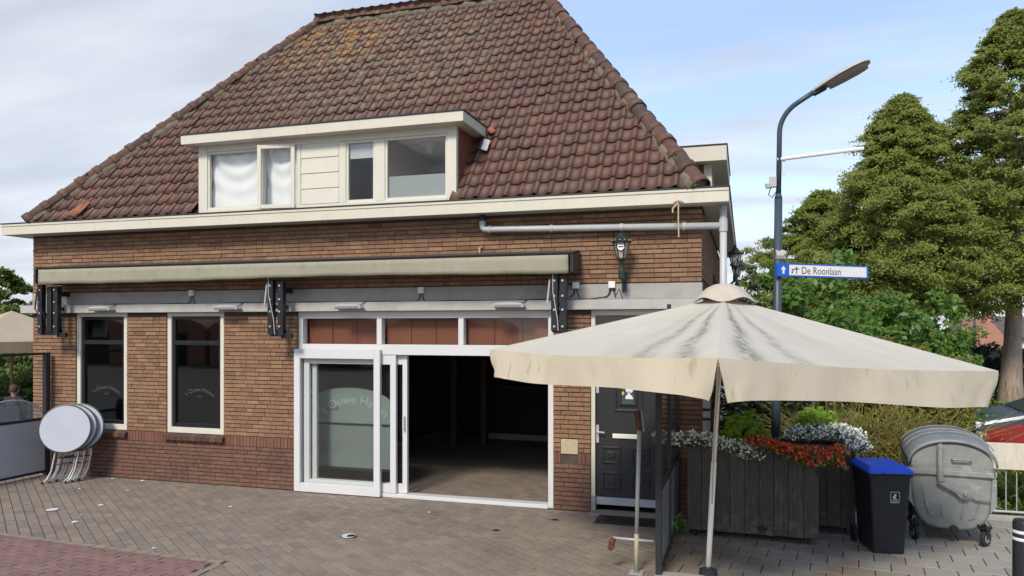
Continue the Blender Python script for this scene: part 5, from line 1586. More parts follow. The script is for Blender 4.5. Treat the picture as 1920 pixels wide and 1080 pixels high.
# ------------------------------------------------------------------ galvanised round-lid container
CX, CY = 2.27, -.25
cw = thing('waste_container', (CX, CY + .6, 0), 'dented galvanised steel rubbish container with arched lid on castors', 'container', None)
RC = Matrix.Translation((CX, CY, 0)) @ Matrix.Rotation(R(-6), 4, 'Z') @ Matrix.Scale(.94, 4)
def cont_prof(sx, sz, top=.95):
    pts = []
    for k in range(25):                                    # U-shaped belly from the right rim down and up to the left rim
        t = k / 24 * math.pi
        ct, st_ = math.cos(t), math.sin(t)
        x = .455 * math.copysign(abs(ct) ** .55, ct)
        z = top - (.78) * abs(st_) ** .62 * (1 if abs(ct) < 1 else 1)
        pts.append((x * sx, z))
    return pts
q = MB()
ys = [(0.0, .90, .0), (.012, .965, 0), (.05, 1.0, 0), (.6, 1.01, 0), (1.12, 1.0, 0), (1.2, .95, 0)]
vs, fs = [], []
for (y, s_, _) in ys:
    for (x, z) in cont_prof(s_, 1): vs.append((x, y, .95 - (.95 - z) * (s_ * .5 + .5)))
m_ = 25
for i in range(len(ys) - 1):
    for k in range(m_ - 1): fs.append((i * m_ + k, i * m_ + k + 1, (i + 1) * m_ + k + 1, (i + 1) * m_ + k))
# domed front and back ends
for (row, yo, sgn) in ((0, -.035, 1), (len(ys) - 1, 1.235, -1)):
    ci = len(vs); vs.append((0, yo, .62))
    for k in range(m_ - 1): fs.append((row * m_ + k, ci, row * m_ + k + 1))
    fs.append((row * m_ + m_ - 1, ci, row * m_))
q.add(vs, fs); obj('body', rotmb(q, RC), M['galv'], cw, smooth=True)
# end plate of the upper part, arched
arc_ = lambda r, z0_, n_: [(.455 * math.cos(math.pi * k / n_) * r, z0_ + .285 * math.sin(math.pi * k / n_) ** .8 * r) for k in range(n_ + 1)]
q = MB(); q.prism([(-.44, .93), (.44, .93)] + [(x, z) for x, z in arc_(.97, .955, 20)], -.004, 1.19); obj('upper_end', rotmb(q, RC), M['galv'], cw, bev=.012)
# lid: barrel over the arch, overhanging
q = MB(); vs, fs = [], []
n_ = 24
for (y, r, dz) in ((-.035, .985, -.02), (-.038, 1.03, -.005), (.0, 1.045, .012), (.6, 1.075, .045), (1.22, 1.04, .02), (1.25, .98, .0)):
    for k in range(n_ + 1):
        t = R(5) + (math.pi - R(10)) * k / n_
        vs.append((.47 * math.cos(t) * r, y, .935 + dz + .33 * math.sin(t) ** .85 * r))
for i in range(5):
    for k in range(n_): fs.append((i * (n_ + 1) + k, i * (n_ + 1) + k + 1, (i + 1) * (n_ + 1) + k + 1, (i + 1) * (n_ + 1) + k))
q.add(vs, fs); lid = obj('lid', rotmb(q, RC), pm('lid_steel_mat', (.2, .215, .22), .55, .16, 9, metal=.25, bump=.15, bs=18, stains=[((.13, .14, .15), 10, .52, .7, .5)]), cw, smooth=True)
sm = lid.modifiers.new('solid', 'SOLIDIFY'); sm.thickness = .012
for y in (.3, .62, .94):
    q = MB(); q.tube([(.48 * math.cos(t) * 1.085, y, .975 + .335 * math.sin(t) ** .85 * 1.08) for t in [R(20) + R(140) * k / 20 for k in range(21)]], .006, 6); obj('lid_rib', rotmb(q, RC), M['galv'], lid, smooth=True)
q = MB(); q.box(-.46, .44, -.05, -.006, .84, .905); q.box(-.475, -.45, -.02, 1.2, .85, .91); q.box(.45, .475, -.02, 1.2, .85, .91); obj('rim_band', rotmb(q, RC), M['galv'], cw, bev=.008)
q = MB(); q.tube([(-.13, -.075, 1.21), (-.135, -.085, 1.0), (-.13, -.085, .77)], [.036, .034, .04], 8); q.prism([(-.16, .80), (-.10, .76), (.06, .70), (.16, .70), (.19, .63), (.15, .57), (.08, .58), (.03, .64), (-.17, .75)][::-1], -.10, -.065); lv = obj('lid_arm', rotmb(q, RC), M['galv'], cw, bev=.008)
q = MB(); q.lathe([(.06, -.03), (.06, 0), (.025, .01), (.02, .03)], (.13, -.10, .635), 16, Matrix.Rotation(R(90), 3, 'X')); obj('pivot', rotmb(q, RC), M['galv'], lv, bev=.004)
q = MB(); q.lathe([(.032, -.02), (.032, .02)], (-.13, -.09, 1.20), 12, Matrix.Rotation(R(90), 3, 'X')); obj('pivot', rotmb(q, RC), M['galv'], lv, bev=.004)
q = MB(); q.tube([(.2, -.06, .60), (.26, -.065, .58), (.40, -.055, .575)], .012, 6); obj('lever', rotmb(q, RC), M['galv'], cw, smooth=True)
q = MB(); q.tube([(.0, -.02, 1.035), (.0, -.065, 1.045), (.20, -.065, 1.045), (.20, -.02, 1.035)], .012, 8); q.prism([(.0, 1.05), (.2, 1.05), (.16, 1.09), (.1, 1.1), (.04, 1.09)], -.03, -.005); obj('grip', rotmb(q, RC), M['galv'], cw)
for s_ in (-.30, -.13, .13, .30):
    q = MB(); q.tube([(s_ * 1.1, -.008 - .010 * (1 - abs(s_) * 2), .78), (s_ * .95, -.020, .5), (s_ * .8, -.018, .34), (s_ * .6, -.010, .30)], [.003, .006, .006, .003], 6); obj('pressed_rib', rotmb(q, RC), M['galv'], cw, smooth=True)
q = MB(); q.lathe([(.05, -.03), (.05, .02), (.035, .03)], (.02, -.02, .185), 14, Matrix.Rotation(R(90), 3, 'X')); obj('drain_plug', rotmb(q, RC), M['rubber'], cw)
q = MB(); q.prism([(.40, .40), (.47, .50), (.47, .82), (.42, .82)], -.02, .02); q.prism([(-.47, .50), (-.40, .40), (-.42, .82), (-.47, .82)], .02, .05); obj('corner_strut', rotmb(q, RC), M['galv'], cw, bev=.005)
for (x, y, rz) in ((-.40, .06, 20), (.36, .04, -35), (-.38, 1.1, 10), (.38, 1.1, -15)):
    W = RC @ Matrix.Translation((x, y, 0)) @ Matrix.Rotation(R(rz), 4, 'Z')
    q = MB(); q.lathe([(.03, -.022), (.09, -.024), (.10, -.012), (.10, .012), (.09, .024), (.03, .022)], (0, 0, .10), 20, Matrix.Rotation(R(90), 3, 'Y')); wh = obj('castor', rotmb(q, W), M['rubber'], cw)
    q = MB(); q.lathe([(.012, -.03), (.055, -.026), (.055, .026), (.012, .03)], (0, 0, .10), 14, Matrix.Rotation(R(90), 3, 'Y')); obj('rim', rotmb(q, W), M['chrome'], wh)
    q = MB()
    for sx in (-.035, .035): q.prism([(-.02, .09), (.02, .09), (.05, .21), (-.05, .23)], sx - .004, sx + .004, 'x')
    q.box(-.05, .05, -.06, .06, .212, .24); q.tube([(0, -.02, .25), (-.3 * x, .02, .34)], .025, 6); q.tube([(-.03, -.07, .23), (-.03, -.11, .27)], .012, 6); obj('fork', rotmb(q, W), M['black_metal'], wh)

# ------------------------------------------------------------------ bollard
q = MB(); bp_ = (2.07, -3.27, 0)
bo = thing('bollard', bp_, 'black bollard with two thin white rings at the right edge', 'bollard')
q.lathe([(.08, .0), (.078, .98), (.07, 1.0), (.0, 1.005)], bp_, 20, cap=False); obj('shaft', q, M['black_metal'], bo, smooth=True)
q = MB()
for z in (.90, .845): q.lathe([(.0795, z), (.0812, z + .004), (.0812, z + .02), (.0795, z + .024)], bp_, 20, cap=False)
obj('reflective_ring', q, M['print_white'], bo)

# ------------------------------------------------------------------ steel barrier with boards, verge grass
bf = thing('barrier_fence', (3.6, 1.17, .06), 'low galvanised bar fence with a weathered white board, right of the container', 'fence')
for k in range(34):
    q = MB(); q.tube([(2.5 + k * .12, 1.17, .10), (2.5 + k * .12, 1.17, .96)], .008, 6); obj('bar', q, M['galv_pole'], bf)
q = MB(); q.tube([(2.45, 1.17, .97), (6.6, 1.17, .97)], .018, 8); q.tube([(2.45, 1.17, .11), (6.6, 1.17, .11)], .016, 8); obj('rail', q, M['galv_pole'], bf)
for x in (2.45, 4.5, 6.6):
    q = MB(); q.tube([(x, 1.17, .06), (x, 1.17, 1.02)], .022, 8); obj('post', q, M['galv_pole'], bf)
for k in range(4):
    q = MB(); q.box(2.92 + k * .62, 2.92 + k * .62 + .612, 1.12, 1.145, .66, 1.0); obj('board', q, M['board'], bf, bev=.004)
g = rng
p = np.stack([g.uniform(-.2, 9, 15000), g.uniform(1.28, 2.6, 15000), g.uniform(-.02, .14, 15000)], 1)
leaves('verge_grass', p, .08, M['grass'], None, (0, -.3, .3), .16, 'stuff', 31)
p = np.stack([g.uniform(2.4, 9, 5000), g.uniform(1.5, 2.6, 5000), g.uniform(.05, .5, 5000)], 1)
leaves('verge_weeds', p, .07, M['leaf_light'], None, (0, -.3, .5), .4, 'stuff', 32)
p = np.stack([-.83 + np.abs(g.normal(0, .035, 260)), g.uniform(-3.2, -.1, 260), g.uniform(0, .03, 260)], 1)
leaves('joint_moss', p, .018, M['leaf_stem'], None, (0, 0, .6), .5, 'stuff', 33)

# ------------------------------------------------------------------ street lamp and sign
P = Vector((.377, .53, 0))
RT = Vector((.956, .294, 0))
sl = thing('street_lamp', tuple(P), 'tall blue-grey street lamp with a grey lamp head on a bent arm', 'street lamp')
q = MB(); q.tube([P, P + Vector((.02, .0, 1.9)), P + Vector((.045, 0, 4.18))], [.064, .056, .05], 16); q.tube([P + Vector((.045, 0, 4.18)), P + Vector((.045, 0, 4.25))], [.05, .036], 16); obj('lower_shaft', q, M['post_blue'], sl, smooth=True)
tp = P + Vector((.046, 0, 0))
RL_ = Vector((math.cos(R(17.1 - 30)), math.sin(R(17.1 - 30)), 0)) * 1.06
q = MB(); pts = [tp + Vector((0, 0, 4.22)), tp + Vector((.012, 0, 5.05))]
for k in range(1, 9):
    t = R(60) * k / 8
    pts.append(tp + Vector((.012, 0, 5.05)) + RL_ * (.42 * (1 - math.cos(t))) + Vector((0, 0, .42 * math.sin(t))))
e = pts[-1]; dr = (RL_ * math.sin(R(60)) + Vector((0, 0, math.cos(R(60)))))
pts.append(e + dr * .28)
q.tube(pts, .033, 14); obj('upper_arm', q, M['post_blue'], sl, smooth=True)
H0 = e + dr * .22
hx = (RL_.normalized() * math.cos(R(23)) + Vector((0, 0, math.sin(R(23))))).normalized(); hy = Vector((-RL_.y, RL_.x, 0)).normalized(); hz = hx.cross(hy)
HM = Matrix((hx, hy, hz)).transposed().to_4x4(); HM.translation = H0
q = MB(); vs, fs = [], []
sec = ((0, .045, .035), (.05, .085, .05), (.15, .125, .062), (.36, .17, .07), (.54, .17, .066), (.65, .135, .05), (.71, .075, .028), (.72, .01, .01))
m_ = 12
for (x, w, h) in sec:
    for k in range(m_): 
        t = math.pi * k / (m_ - 1)
        vs.append((x, w * math.cos(t), h * math.sin(t)))
for i in range(len(sec) - 1):
    fs += [(i * m_ + k, i * m_ + k + 1, (i + 1) * m_ + k + 1, (i + 1) * m_ + k) for k in range(m_ - 1)] + [(i * m_ + m_ - 1, i * m_, (i + 1) * m_, (i + 1) * m_ + m_ - 1)]
fs.append(tuple(range(m_)))
q.add(vs, fs); hd_ = obj('lamp_head', rotmb(q, HM), M['lamp_grey'], sl, smooth=False)
q = MB(); sec = ((.18, .10), (.22, .12), (.36, .15), (.54, .15), (.63, .115), (.67, .06))
vs = [(x, w * s_, -.006 - .06 * b) for (x, w) in sec for (s_, b) in ((-1, 0), (-.6, .8), (0, 1), (.6, .8), (1, 0))]
q.add(vs, [(i * 5 + k, i * 5 + k + 1, (i + 1) * 5 + k + 1, (i + 1) * 5 + k) for i in range(5) for k in range(4)]); obj('lens', rotmb(q, HM), M['lamp_lens'], hd_, smooth=True)
q = MB(); q.box(-.02, .15, -.045, .045, -.045, .0); obj('spigot', rotmb(q, HM), M['anthracite'], hd_, bev=.01)
q = MB(); zb = 4.70
q.tube([tp + Vector((.01, 0, zb)) - RT * .03, tp + Vector((.01, 0, zb + .06)) + RT * .6 - Vector((-.0, .1, 0)), tp + Vector((.01, 0, zb + .10)) + RT * 1.08 - Vector((0, .2, 0))], .026, 8); q.tube([tp + RT * .07 + Vector((0, 0, zb - .2)), tp + RT * .07 + Vector((0, 0, zb))], .016, 6)
obj('banner_arm', q, M['sign_white'], sl)
q = MB(); c = tp - RT * .07 + Vector((0, 0, 4.40)); q.box(c.x - .05, c.x + .04, c.y - .06, c.y + .02, c.z - .07, c.z + .07); q.lathe([(.04, -.03), (.045, .03)], c + Vector((-.06, -.03, -.05)), 10); sb = obj('sensor_box', q, M['lamp_grey'], sl, bev=.006)
q = MB(); q.tube([c + Vector((-.03, 0, -.07)), c + Vector((-.06, 0, -.16)), c + Vector((-.01, 0, -.2)), c + Vector((.04, 0, -.12))], .007, 5); obj('cable', q, M['black_metal'], sb)
q = MB(); q.tube([tp - RT * .05 + Vector((0, 0, 3.44)), tp + RT * .05 + Vector((0, 0, 3.44))], .075, 10); q.ball(tp + RT * .07 + Vector((0, -.03, 3.46)), .04, 8, 5); obj('clamp', q, M['lamp_grey'], sb.parent)
# the street name sign
sg = thing('street_sign', tuple(tp + Vector((0, -.06, 3.26))), 'blue and white street name sign reading De Roonlaan on the lamp post', 'street sign')
sdx = Vector((.956 * 1.45 - .294 * .56, .294 * 1.45 + .956 * .56, 0)).normalized(); sdn = Vector((sdx.y, -sdx.x, 0))
SM = Matrix((sdx, -sdn, Vector((0, 0, 1)))).transposed().to_4x4(); SM.translation = tp + Vector((0, -.05, 3.24)) + sdn * .03
q = MB(); q.box(-.06, 1.50, -.012, .012, -.088, .088); obj('panel', rotmb(q, SM), M['sign_blue'], sg, bev=.004)
q = MB(); q.box(.135, 1.46, -.016, -.0125, -.066, .070); obj('name_field', rotmb(q, SM), M['sign_white'], sg)
fl_txt = lambda x0_, z0_: (lambda x, y, w: tuple(SM @ Vector((x0_ + x, -.0175, z0_ + y))))
obj('lettering', text_mb('De Roonlaan', .135, fl_txt(.33, -.045), sx=.95), M['print_dark'], sg, fix=False)
q = MB(); q.add([(.04, -.014, .055), (.0 - .005, -.014, .005), (.022, -.014, .005), (.022, -.014, -.05), (.058, -.014, -.05), (.058, -.014, .005), (.085, -.014, .005)], [(0, 1, 2, 3, 4, 5, 6)][:1]); obj('arrow', rotmb(q, SM), M['print_white'], sg, fix=False)
q = MB()
for (a, b, c_, d) in ((.245, .258, -.045, .05), (.215, .29, .012, .026), (.185, .196, -.03, .02), (.17, .212, .0, .011), (.17, .185, -.045, -.02)): q.box(a, b, -.0185, -.0172, c_, d)
obj('symbol', rotmb(q, SM), M['print_dark'], sg, fix=False)

# ------------------------------------------------------------------ trees and shrubs on the right
tree('redwood_tree', (4.0, 12.2, 0), 'broad cone-shaped redwood tree behind the lamp post', 'redwood trees', 8.6,
     {'z0': 3.0, 'r': [(0, 1.8), (.15, 2.35), (.5, 1.75), (.72, 1.05), (.88, .62), (1, .08)], 'pw': 1.0}, .3, M['leaf_wood'], .043, 980, 230, 41, .40)
tree('redwood_tree', (6.75, 12.95, 0), 'taller redwood tree with a bare ribbed trunk at the right edge', 'redwood trees', 10.8,
     {'z0': 3.6, 'r': [(0, 1.2), (.12, 2.2), (.4, 2.2), (.65, 1.6), (.85, .85), (1, .1)], 'pw': 1.0}, .255, M['leaf_wood'], .043, 1050, 240, 43, .40, flare=1.6)
tree('redwood_tree', (2.2, 14.2, 0), 'lower bushy redwood behind, left of the broad one', 'redwood trees', 6.5,
     {'z0': 1.6, 'r': [(0, 2.1), (.3, 2.2), (.6, 1.75), (.85, 1.0), (1, .15)], 'pw': 1.0}, .22, M['leaf_deep'], .043, 740, 220, 47, .38)
tree('background_tree', (8.0, 23.8, 0), 'dark green tree far behind, in the gap between the two tall redwoods', 'trees in the background', 8.8,
     {'z0': 4.3, 'r': [(0, 1.6), (.4, 2.6), (.8, 1.6), (1, .5)]}, .3, M['leaf_deep'], .09, 420, 110, 48, .55)
tree('willow_tree', (.05, 13.5, 0), 'thin grey-green willow behind the flank wall lanterns', None, 4.75,
     {'z0': 2.4, 'r': [(0, .42), (.5, .50), (1, .22)]}, .08, M['leaf_willow'], .065, 50, 60, 49, .22, droop=1.6)
shrub('laurel_shrub', (1.5, 5.3, 0), 'big glossy laurel shrub behind the lamp post', (1.5, 1.1, 3.45), M['leaf_laurel'], .075, 190, 80, 51, 'shrub', 'green shrubs behind the umbrella', cr=.32)
shrub('laurel_shrub', (2.85, 6.2, 0), 'laurel shrub right of the tall one, behind the umbrella', (1.15, .9, 2.95), M['leaf_laurel'], .075, 160, 80, 52, 'shrub', 'green shrubs behind the umbrella', cr=.32)
shrub('yellow_green_shrub', (2.75, 4.6, 0), 'yellow-green shrub below the laurels, above the umbrella edge', (1.0, .6, 1.95), M['leaf_yellow'], .05, 120, 80, 53, 'shrub', 'green shrubs behind the umbrella', cr=.25)
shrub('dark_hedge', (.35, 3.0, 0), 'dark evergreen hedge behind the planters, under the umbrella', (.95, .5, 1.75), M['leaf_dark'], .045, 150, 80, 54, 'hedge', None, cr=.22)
shrub('round_box_shrub', (6.85, 14.9, 0), 'round clipped dark bush beside the big redwood trunk', (1.0, 1.0, 1.95), M['leaf_dark'], .05, 160, 80, 56, 'shrub', None, False, cr=.2, rim=.8)
shrub('dark_shrub', (4.0, 10.4, 0), 'dark leafy shrub under the broad redwood, behind the laurels', (1.5, .8, 2.65), M['leaf_laurel'], .06, 190, 70, 58, 'shrub', 'green shrubs behind the umbrella', cr=.28)
# bare twiggy bush
tw = thing('twiggy_bush', (2.05, 2.55, 0), 'tangled olive-yellow twiggy bush behind the bins', 'shrub')
gg = np.random.default_rng(61)
q = MB(); tips = []
for k in range(620):
    bx = 1.9 + gg.uniform(-.8, .75); by = 2.3 + gg.uniform(-.35, .35)
    a = gg.uniform(-1.0, 1.0); l_ = gg.uniform(.6, 1.5)
    lean = (gg.normal(0, .45) + (bx - 2.0) * .35, gg.normal(-.1, .3))
    pts = [(bx, by, gg.uniform(0, .3))]
    for s_ in (.35, .7, 1.0):
        z = min(pts[0][2] + l_ * s_ * (1.05 - .25 * s_), 1.5)
        pts.append((bx + lean[0] * s_ * l_ + gg.normal(0, .04), by + lean[1] * s_ * l_ + gg.normal(0, .04), z - .25 * max(0, s_ - .6) * abs(lean[0])))
    q.tube(pts, [.011, .009, .007, .004], 4, False, gg.random() + .001)
    tips += pts[1:]
obj('twigs', q, M['twig'], tw, kind='stuff', fix=False)
tp_ = np.repeat(np.array(tips), 4, 0) + gg.normal(0, .05, (len(tips) * 4, 3))
leaves('twig_leaves', tp_, .028, M['leaf_yellow'], tw, (0, -.3, .5), .35, None, 62)

# ------------------------------------------------------------------ left background
shrub('light_hedge', (-17.2, 4.2, 0), 'light green hedge behind the left windscreen', (4.2, .8, 1.55), M['leaf_light'], .06, 260, 80, 71, 'hedge', None, False, cr=.28)
shrub('dark_hedge', (-16.6, 3.1, 0), 'low dark hedge in front of the light green hedge on the left', (3.6, .5, 1.0), M['leaf_dark'], .05, 160, 80, 72, 'hedge', None, False, cr=.22)
tree('background_tree', (-25.5, 10.5, 0), 'pale green bushy tree at the far left edge', 'trees in the background', 4.6, {'z0': .8, 'r': [(0, 2.2), (.4, 2.4), (.8, 1.4), (1, .5)]}, .2, M['leaf_light'], .11, 160, 110, 73, .6)
tree('background_tree', (-23.2, 12.6, 0), 'darker green tree rising behind the left corner of the cafe', 'trees in the background', 6.2, {'z0': 1.2, 'r': [(0, 2.0), (.4, 2.0), (.8, 1.1), (1, .3)]}, .2, M['leaf_laurel'], .11, 170, 110, 74, .6)
# small house roof seen among the trees on the left
# left parasol
lu = thing('parasol', (-16.8, 3.2, 0), 'beige parasol beyond the left corner of the cafe', 'umbrella')
ax = Vector((-16.1, 3.2, 2.86)); rr = 1.9
cn = [Vector((ax.x + rr * math.cos(R(25 + 90 * k)), ax.y + rr * math.sin(R(25 + 90 * k)), 2.17)) for k in range(4)]
lu.location = (ax.x, ax.y, 0)
q = MB()
for k in range(4): q.add([ax, cn[k], cn[(k + 1) % 4]], [(0, 1, 2)])
obj('canopy', q, pm('beige_canvas_mat', (.50, .42, .32), .9, .08, 3, trans=.2), lu, fix=False)
q = MB()
for k in range(4):
    a, b = cn[k], cn[(k + 1) % 4]; m_ = 24
    vs = []
    for v in (0, 1):
        for i in range(m_ + 1):
            u = i / m_; e = a.lerp(b, u)
            w = .05 * math.sin(u * 21) * v
            vs.append((e.x + w * .5, e.y + w, e.z - .24 * v))
    q.add(vs, [(i, i + 1, m_ + 2 + i, m_ + 1 + i) for i in range(m_)])
obj('valance', q, pm('beige_valance_mat', (.42, .34, .24), .9, .08, 3, trans=.2), lu, fix=False)
q = MB(); q.tube([(ax.x, ax.y, 0), (ax.x, ax.y, 2.82)], .03, 10); obj('pole', q, M['wood_pole'], lu)
for k in range(4):
    q = MB(); q.tube([ax - Vector((0, 0, .05)), cn[k] - Vector((0, 0, .02))], .015, 5); obj('rib', q, M['wood_pole'], lu)

# ------------------------------------------------------------------ person on a chair (left, behind the windscreen)
def skin_mesh(name, vs, es, rad, mat, parent, root_i=0, sub=2):
    me = bpy.data.meshes.new(name); me.from_pydata([tuple(v) for v in vs], es, [])
    o = bpy.data.objects.new(name, me); COL.objects.link(o)
    o.modifiers.new('skin', 'SKIN'); s2 = o.modifiers.new('sub', 'SUBSURF'); s2.levels = s2.render_levels = sub
    if not me.skin_vertices: 
        with bpy.context.temp_override(object=o, active_object=o): bpy.ops.mesh.customdata_skin_add()
    for i, r_ in enumerate(rad):
        me.skin_vertices[0].data[i].radius = (r_, r_) if not isinstance(r_, tuple) else r_
        me.skin_vertices[0].data[i].use_root = i == root_i
    dg = bpy.context.evaluated_depsgraph_get()
    m2 = bpy.data.meshes.new_from_object(o.evaluated_get(dg))
    bpy.data.objects.remove(o)
    m2.name = name; m2.materials.clear(); m2.materials.append(mat)
    m2.polygons.foreach_set('use_smooth', [True] * len(m2.polygons))
    o = bpy.data.objects.new(name, m2); COL.objects.link(o); o.parent = parent
    return o
px_, py_ = -14.55, 2.0
pe = thing('person', (px_, py_, 0), 'person in dark clothes sitting behind the left windscreen, seen past the arched pane', 'person', None, R(200))
V_ = [(0, 0, .50), (0, .03, .68), (0, .05, .88), (0, .03, .99), (0, .05, 1.05),                       # pelvis, belly, chest, collar, neck
      (.10, -.02, .50), (.13, -.42, .50), (.13, -.44, .08), (.13, -.58, .05), (-.10, -.02, .50), (-.13, -.42, .50), (-.13, -.44, .08), (-.13, -.58, .05),
      (.17, .04, .95), (.24, -.02, .70), (.18, -.24, .66), (-.17, .04, .95), (-.24, -.02, .70), (-.18, -.24, .66)]
E_ = [(0, 1), (1, 2), (2, 3), (3, 4), (0, 5), (5, 6), (6, 7), (7, 8), (0, 9), (9, 10), (10, 11), (11, 12), (3, 13), (13, 14), (14, 15), (3, 16), (16, 17), (17, 18)]
r_ = [.14, .14, .15, .10, .055, .10, .07, .05, .04, .10, .07, .05, .04, .07, .05, .04, .07, .05, .04]
bd_ = skin_mesh('body', V_, E_, r_, M['shirt'], pe)
q = MB(); q.ball((0, .02, 1.165), .1, 14, 10, (.78, .95, 1.18)); q.tube([(0, -.075, 1.165), (0, -.10, 1.14), (0, -.07, 1.13)], [.012, .016, .01], 6); q.ball((.075, .03, 1.16), .03, 8, 6, (.4, .8, 1.1)); q.ball((-.075, .03, 1.16), .03, 8, 6, (.4, .8, 1.1)); q.tube([(0, .04, 1.02), (0, .03, 1.1)], .05, 8)
obj('head', q, M['skin'], pe, smooth=True, local=True)
q = MB(); q.ball((0, .038, 1.195), .105, 12, 8, (.80, .92, 1.0)); obj('hair', q, M['hair'], pe, smooth=True, local=True)
for s_ in (1, -1):
    q = MB(); q.ball((.18 * s_, -.28, .655), .04, 8, 6, (.9, 1.2, .5))
    for k in range(4): q.tube([(.15 * s_ + .018 * k * s_, -.31, .655), (.15 * s_ + .018 * k * s_, -.36 - .006 * (k in (1, 2)), .648), (.15 * s_ + .018 * k * s_, -.385, .635)], [.009, .0085, .007], 5)
    q.tube([(.15 * s_, -.27, .655), (.128 * s_, -.30, .65), (.13 * s_, -.33, .645)], [.011, .01, .008], 5); obj('hand', q, M['skin'], pe, smooth=True, local=True)
ch = thing('chair', (px_, py_, 0), 'dark chair the seated person uses behind the left windscreen', 'chair', None, R(200))
q = MB(); q.box(-.22, .22, -.22, .22, .36, .385); obj('seat', q, M['anthracite'], ch, local=True)
q = MB(); q.box(-.22, .22, .21, .235, .55, .85); obj('backrest', q, M['anthracite'], ch, local=True)
for (x, y) in ((-.2, -.2), (.2, -.2), (-.2, .22), (.2, .22)):
    q = MB(); q.tube([(x, y, 0), (x, y, .36 if y < 0 else .85)], .014, 6); obj('leg', q, M['anthracite'], ch, local=True)

# ------------------------------------------------------------------ parked cars, far house
def car(loc, rz, mat, label):
    root = thing('parked_car', loc, label, 'car', 'parked cars on the right', rz)
    side_ = [(-2.05, .30), (2.0, .30), (2.08, .55), (2.02, .82), (1.9, .92), (.95, .97), (-.75, .98), (-1.35, .95), (-2.02, .80), (-2.12, .55)]
    q = MB(); q.prism(side_, -.86, .86); obj('body', q, mat, root, local=True, bev=.07)
    W0, W1 = .80, .60
    c0 = [(-1.38, .94), (1.72, .94), (1.40, 1.40), (.95, 1.47), (-.05, 1.47), (-.40, 1.38)]
    q = MB(); vs = []
    for s_ in (-1, 1):
        for (x, z) in c0: vs.append((x, s_ * (W0 if z < 1 else W1), z))
    n_ = 6
    q.add(vs, [tuple(range(n_ - 1, -1, -1)), tuple(range(n_, 2 * n_))] + [(k, (k + 1) % n_, n_ + (k + 1) % n_, n_ + k) for k in range(n_)]); obj('cabin', q, mat, root, local=True, bev=.04)
    def lerpq(s_, pts, off): return [(x, s_ * (W0 + (W1 - W0) * (z - .94) / .5 + off), z) for x, z in pts]
    for s_ in (-1, 1):
        for pts in ([(-1.05, .99), (.10, .99), (.10, 1.41), (-.05, 1.42), (-.35, 1.34)], [(.17, .99), (1.45, .99), (1.28, 1.36), (.9, 1.41), (.17, 1.41)]):
            a = lerpq(s_, pts, .006); b = lerpq(s_, pts, -.01)
            m_ = len(a); q = MB(); q.add(a + b, [tuple(range(m_)), tuple(range(2 * m_ - 1, m_ - 1, -1))] + [(k, (k + 1) % m_, m_ + (k + 1) % m_, m_ + k) for k in range(m_)]); obj('window', q, M['car_glass'], root, local=True)
        q = MB(); q.box(-1.0, -.85, s_ * .82 - .06, s_ * .82 + .10 * s_ + .0, .98, 1.09) if s_ > 0 else q.box(-1.0, -.85, -.98, -.78, .98, 1.09); obj('mirror', q, mat, root, local=True, bev=.02)
        q = MB(); q.box(-2.10, -1.90, s_ * .72 - .12, s_ * .72 + .12, .66, .78); obj('headlight', q, M['lampglass'], root, local=True, bev=.02)
        q = MB(); q.box(1.92, 2.06, s_ * .74 - .08, s_ * .74 + .08, .70, .88); obj('tail_light', q, M['car_red'], root, local=True, bev=.02)
        for x in (-1.32, 1.28):
            q = MB(); q.lathe([(.2, -.1), (.30, -.1), (.315, -.06), (.315, .06), (.30, .1), (.2, .1)], (x, s_ * .80, .315), 22, Matrix.Rotation(R(90), 3, 'X')); wl = obj('wheel', q, M['rubber'], root, local=True)
            q = MB(); q.lathe([(.03, -.105), (.2, -.09), (.2, .09), (.03, .105)], (x, s_ * .80, .315), 18, Matrix.Rotation(R(90), 3, 'X')); obj('rim', q, M['chrome'], wl, local=True)
    for pts in ([(-1.30, .98), (-.42, 1.36)], [(1.70, .98), (1.43, 1.36)]):
        (x0_, z0_), (x1_, z1_) = pts; sg_ = -1 if x0_ < 0 else 1
        vs = [(x0_ + sg_ * .012, -.70, z0_ + .012), (x0_ + sg_ * .012, .70, z0_ + .012), (x1_ + sg_ * .012, .56, z1_ + .012), (x1_ + sg_ * .012, -.56, z1_ + .012)]
        vs += [(x - sg_ * .03, y, z - .02) for x, y, z in vs]
        q = MB(); q.add(vs, [(0, 1, 2, 3), (7, 6, 5, 4)] + [(k, 4 + k, 4 + (k + 1) % 4, (k + 1) % 4) for k in range(4)]); obj('windscreen_glass', q, M['car_glass'], root, local=True)
    return root
car((5.80, 3.5, -.02), R(3), M['car_red'], 'red parked car just behind the bar fence')
car((6.15, 6.3, -.02), R(-3), M['car_blue'], 'blue-grey parked car behind the red one')

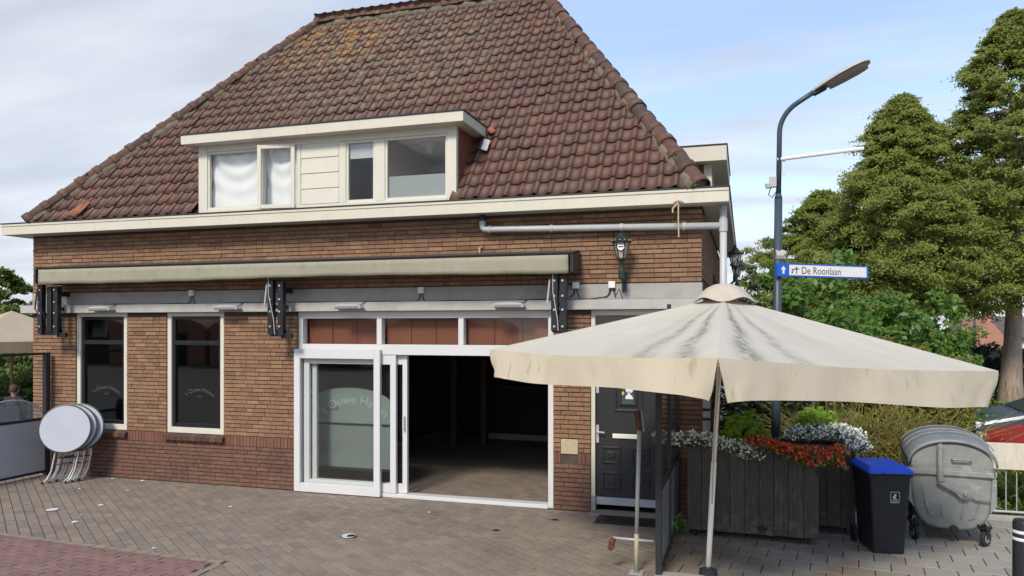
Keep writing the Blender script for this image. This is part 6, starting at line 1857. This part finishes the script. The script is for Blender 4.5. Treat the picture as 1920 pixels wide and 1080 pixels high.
hs = thing('brick_house', (17.0, 45, 0), 'far brick house with a grey roof between the redwood trees', 'house')
q = MB(); q.prism([(13.1, 0), (14.9, 0), (14.9, 1.85), (14.05, 3.0), (13.1, 1.45)], 42.0, 50, 'y'); w_ = obj('wall', q, M['far_brick'], hs)
q = MB(); q.box(14.92, 28, 43, 50, 0, 1.8); obj('wing_wall', q, M['render'], hs)
q = MB(); q.prism([(42.6, 1.8), (50.4, 1.8), (46.5, 3.15)], 14.6, 29, 'x'); rf_ = obj('roof', q, M['far_roof'], hs)
q = MB(); q.box(13.85, 14.25, 42.1, 42.7, 2.8, 3.35); obj('chimney', q, M['far_brick'], rf_)
for k, x in enumerate((15.2, 16.2, 17.6, 19)):
    q = MB(); q.box(x, x + .7, 42.9, 42.99, .85, 1.65); wn_ = obj('window', q, M['sign_white'], hs); q = MB(); q.box(x + .1, x + .6, 42.86, 42.9, .95, 1.55); obj('pane', q, M['pane_dark'], wn_)
cpx = MB(); cpx.box(11.5, 19, 38.5, 41.9, .80, 1.2)
gb = thing('carport', (15, 40, 0), 'dark flat carport in front of the far brick house', 'carport')
obj('roof', cpx, M['black'], gb)
q = MB(); q.box(11.8, 13.6, 39, 41.8, 0, .79); obj('wall', q, M['far_brick'], gb)
q = MB()
for x in (14.5, 16.5, 18.7): q.box(x, x + .12, 38.6, 38.72, 0, .79)
obj('post', q, M['black_metal'], gb)
q = MB(); q.tube([(9.2, 26, 0), (9.2, 26, 5.4)], .05, 8)
pl2 = single('distant_pole', q, M['lamp_grey'], 'thin pale pole far behind the shrubs on the right', 'pole')

# ------------------------------------------------------------------ low arched blocks added behind the camera, shaped for the pane reflections
for k in range(5):
    x0_ = -46 + k * 6.4
    op = thing('backdrop', (x0_ + 3, -33, 0), ('first', 'second', 'third', 'fourth', 'fifth')[k] + ' low brick garage from the west, added behind the camera to be mirrored in the panes', 'backdrop', 'row added for the window reflections')
    q = MB(); q.prism([(x0_, 0), (x0_ + 6, 0), (x0_ + 6, 2.35)] + [(x0_ + 3 + 3 * math.cos(math.pi * t / 12), 2.35 + .75 * math.sin(math.pi * t / 12)) for t in range(1, 12)] + [(x0_, 2.35)], -38, -31, 'y'); obj('wall', q, M['far_brick'], op)
    q = MB(); q.box(x0_ + 1.4, x0_ + 4.6, -30.99, -30.93, 0, 2.1); obj('door', q, M['anthracite'], op)
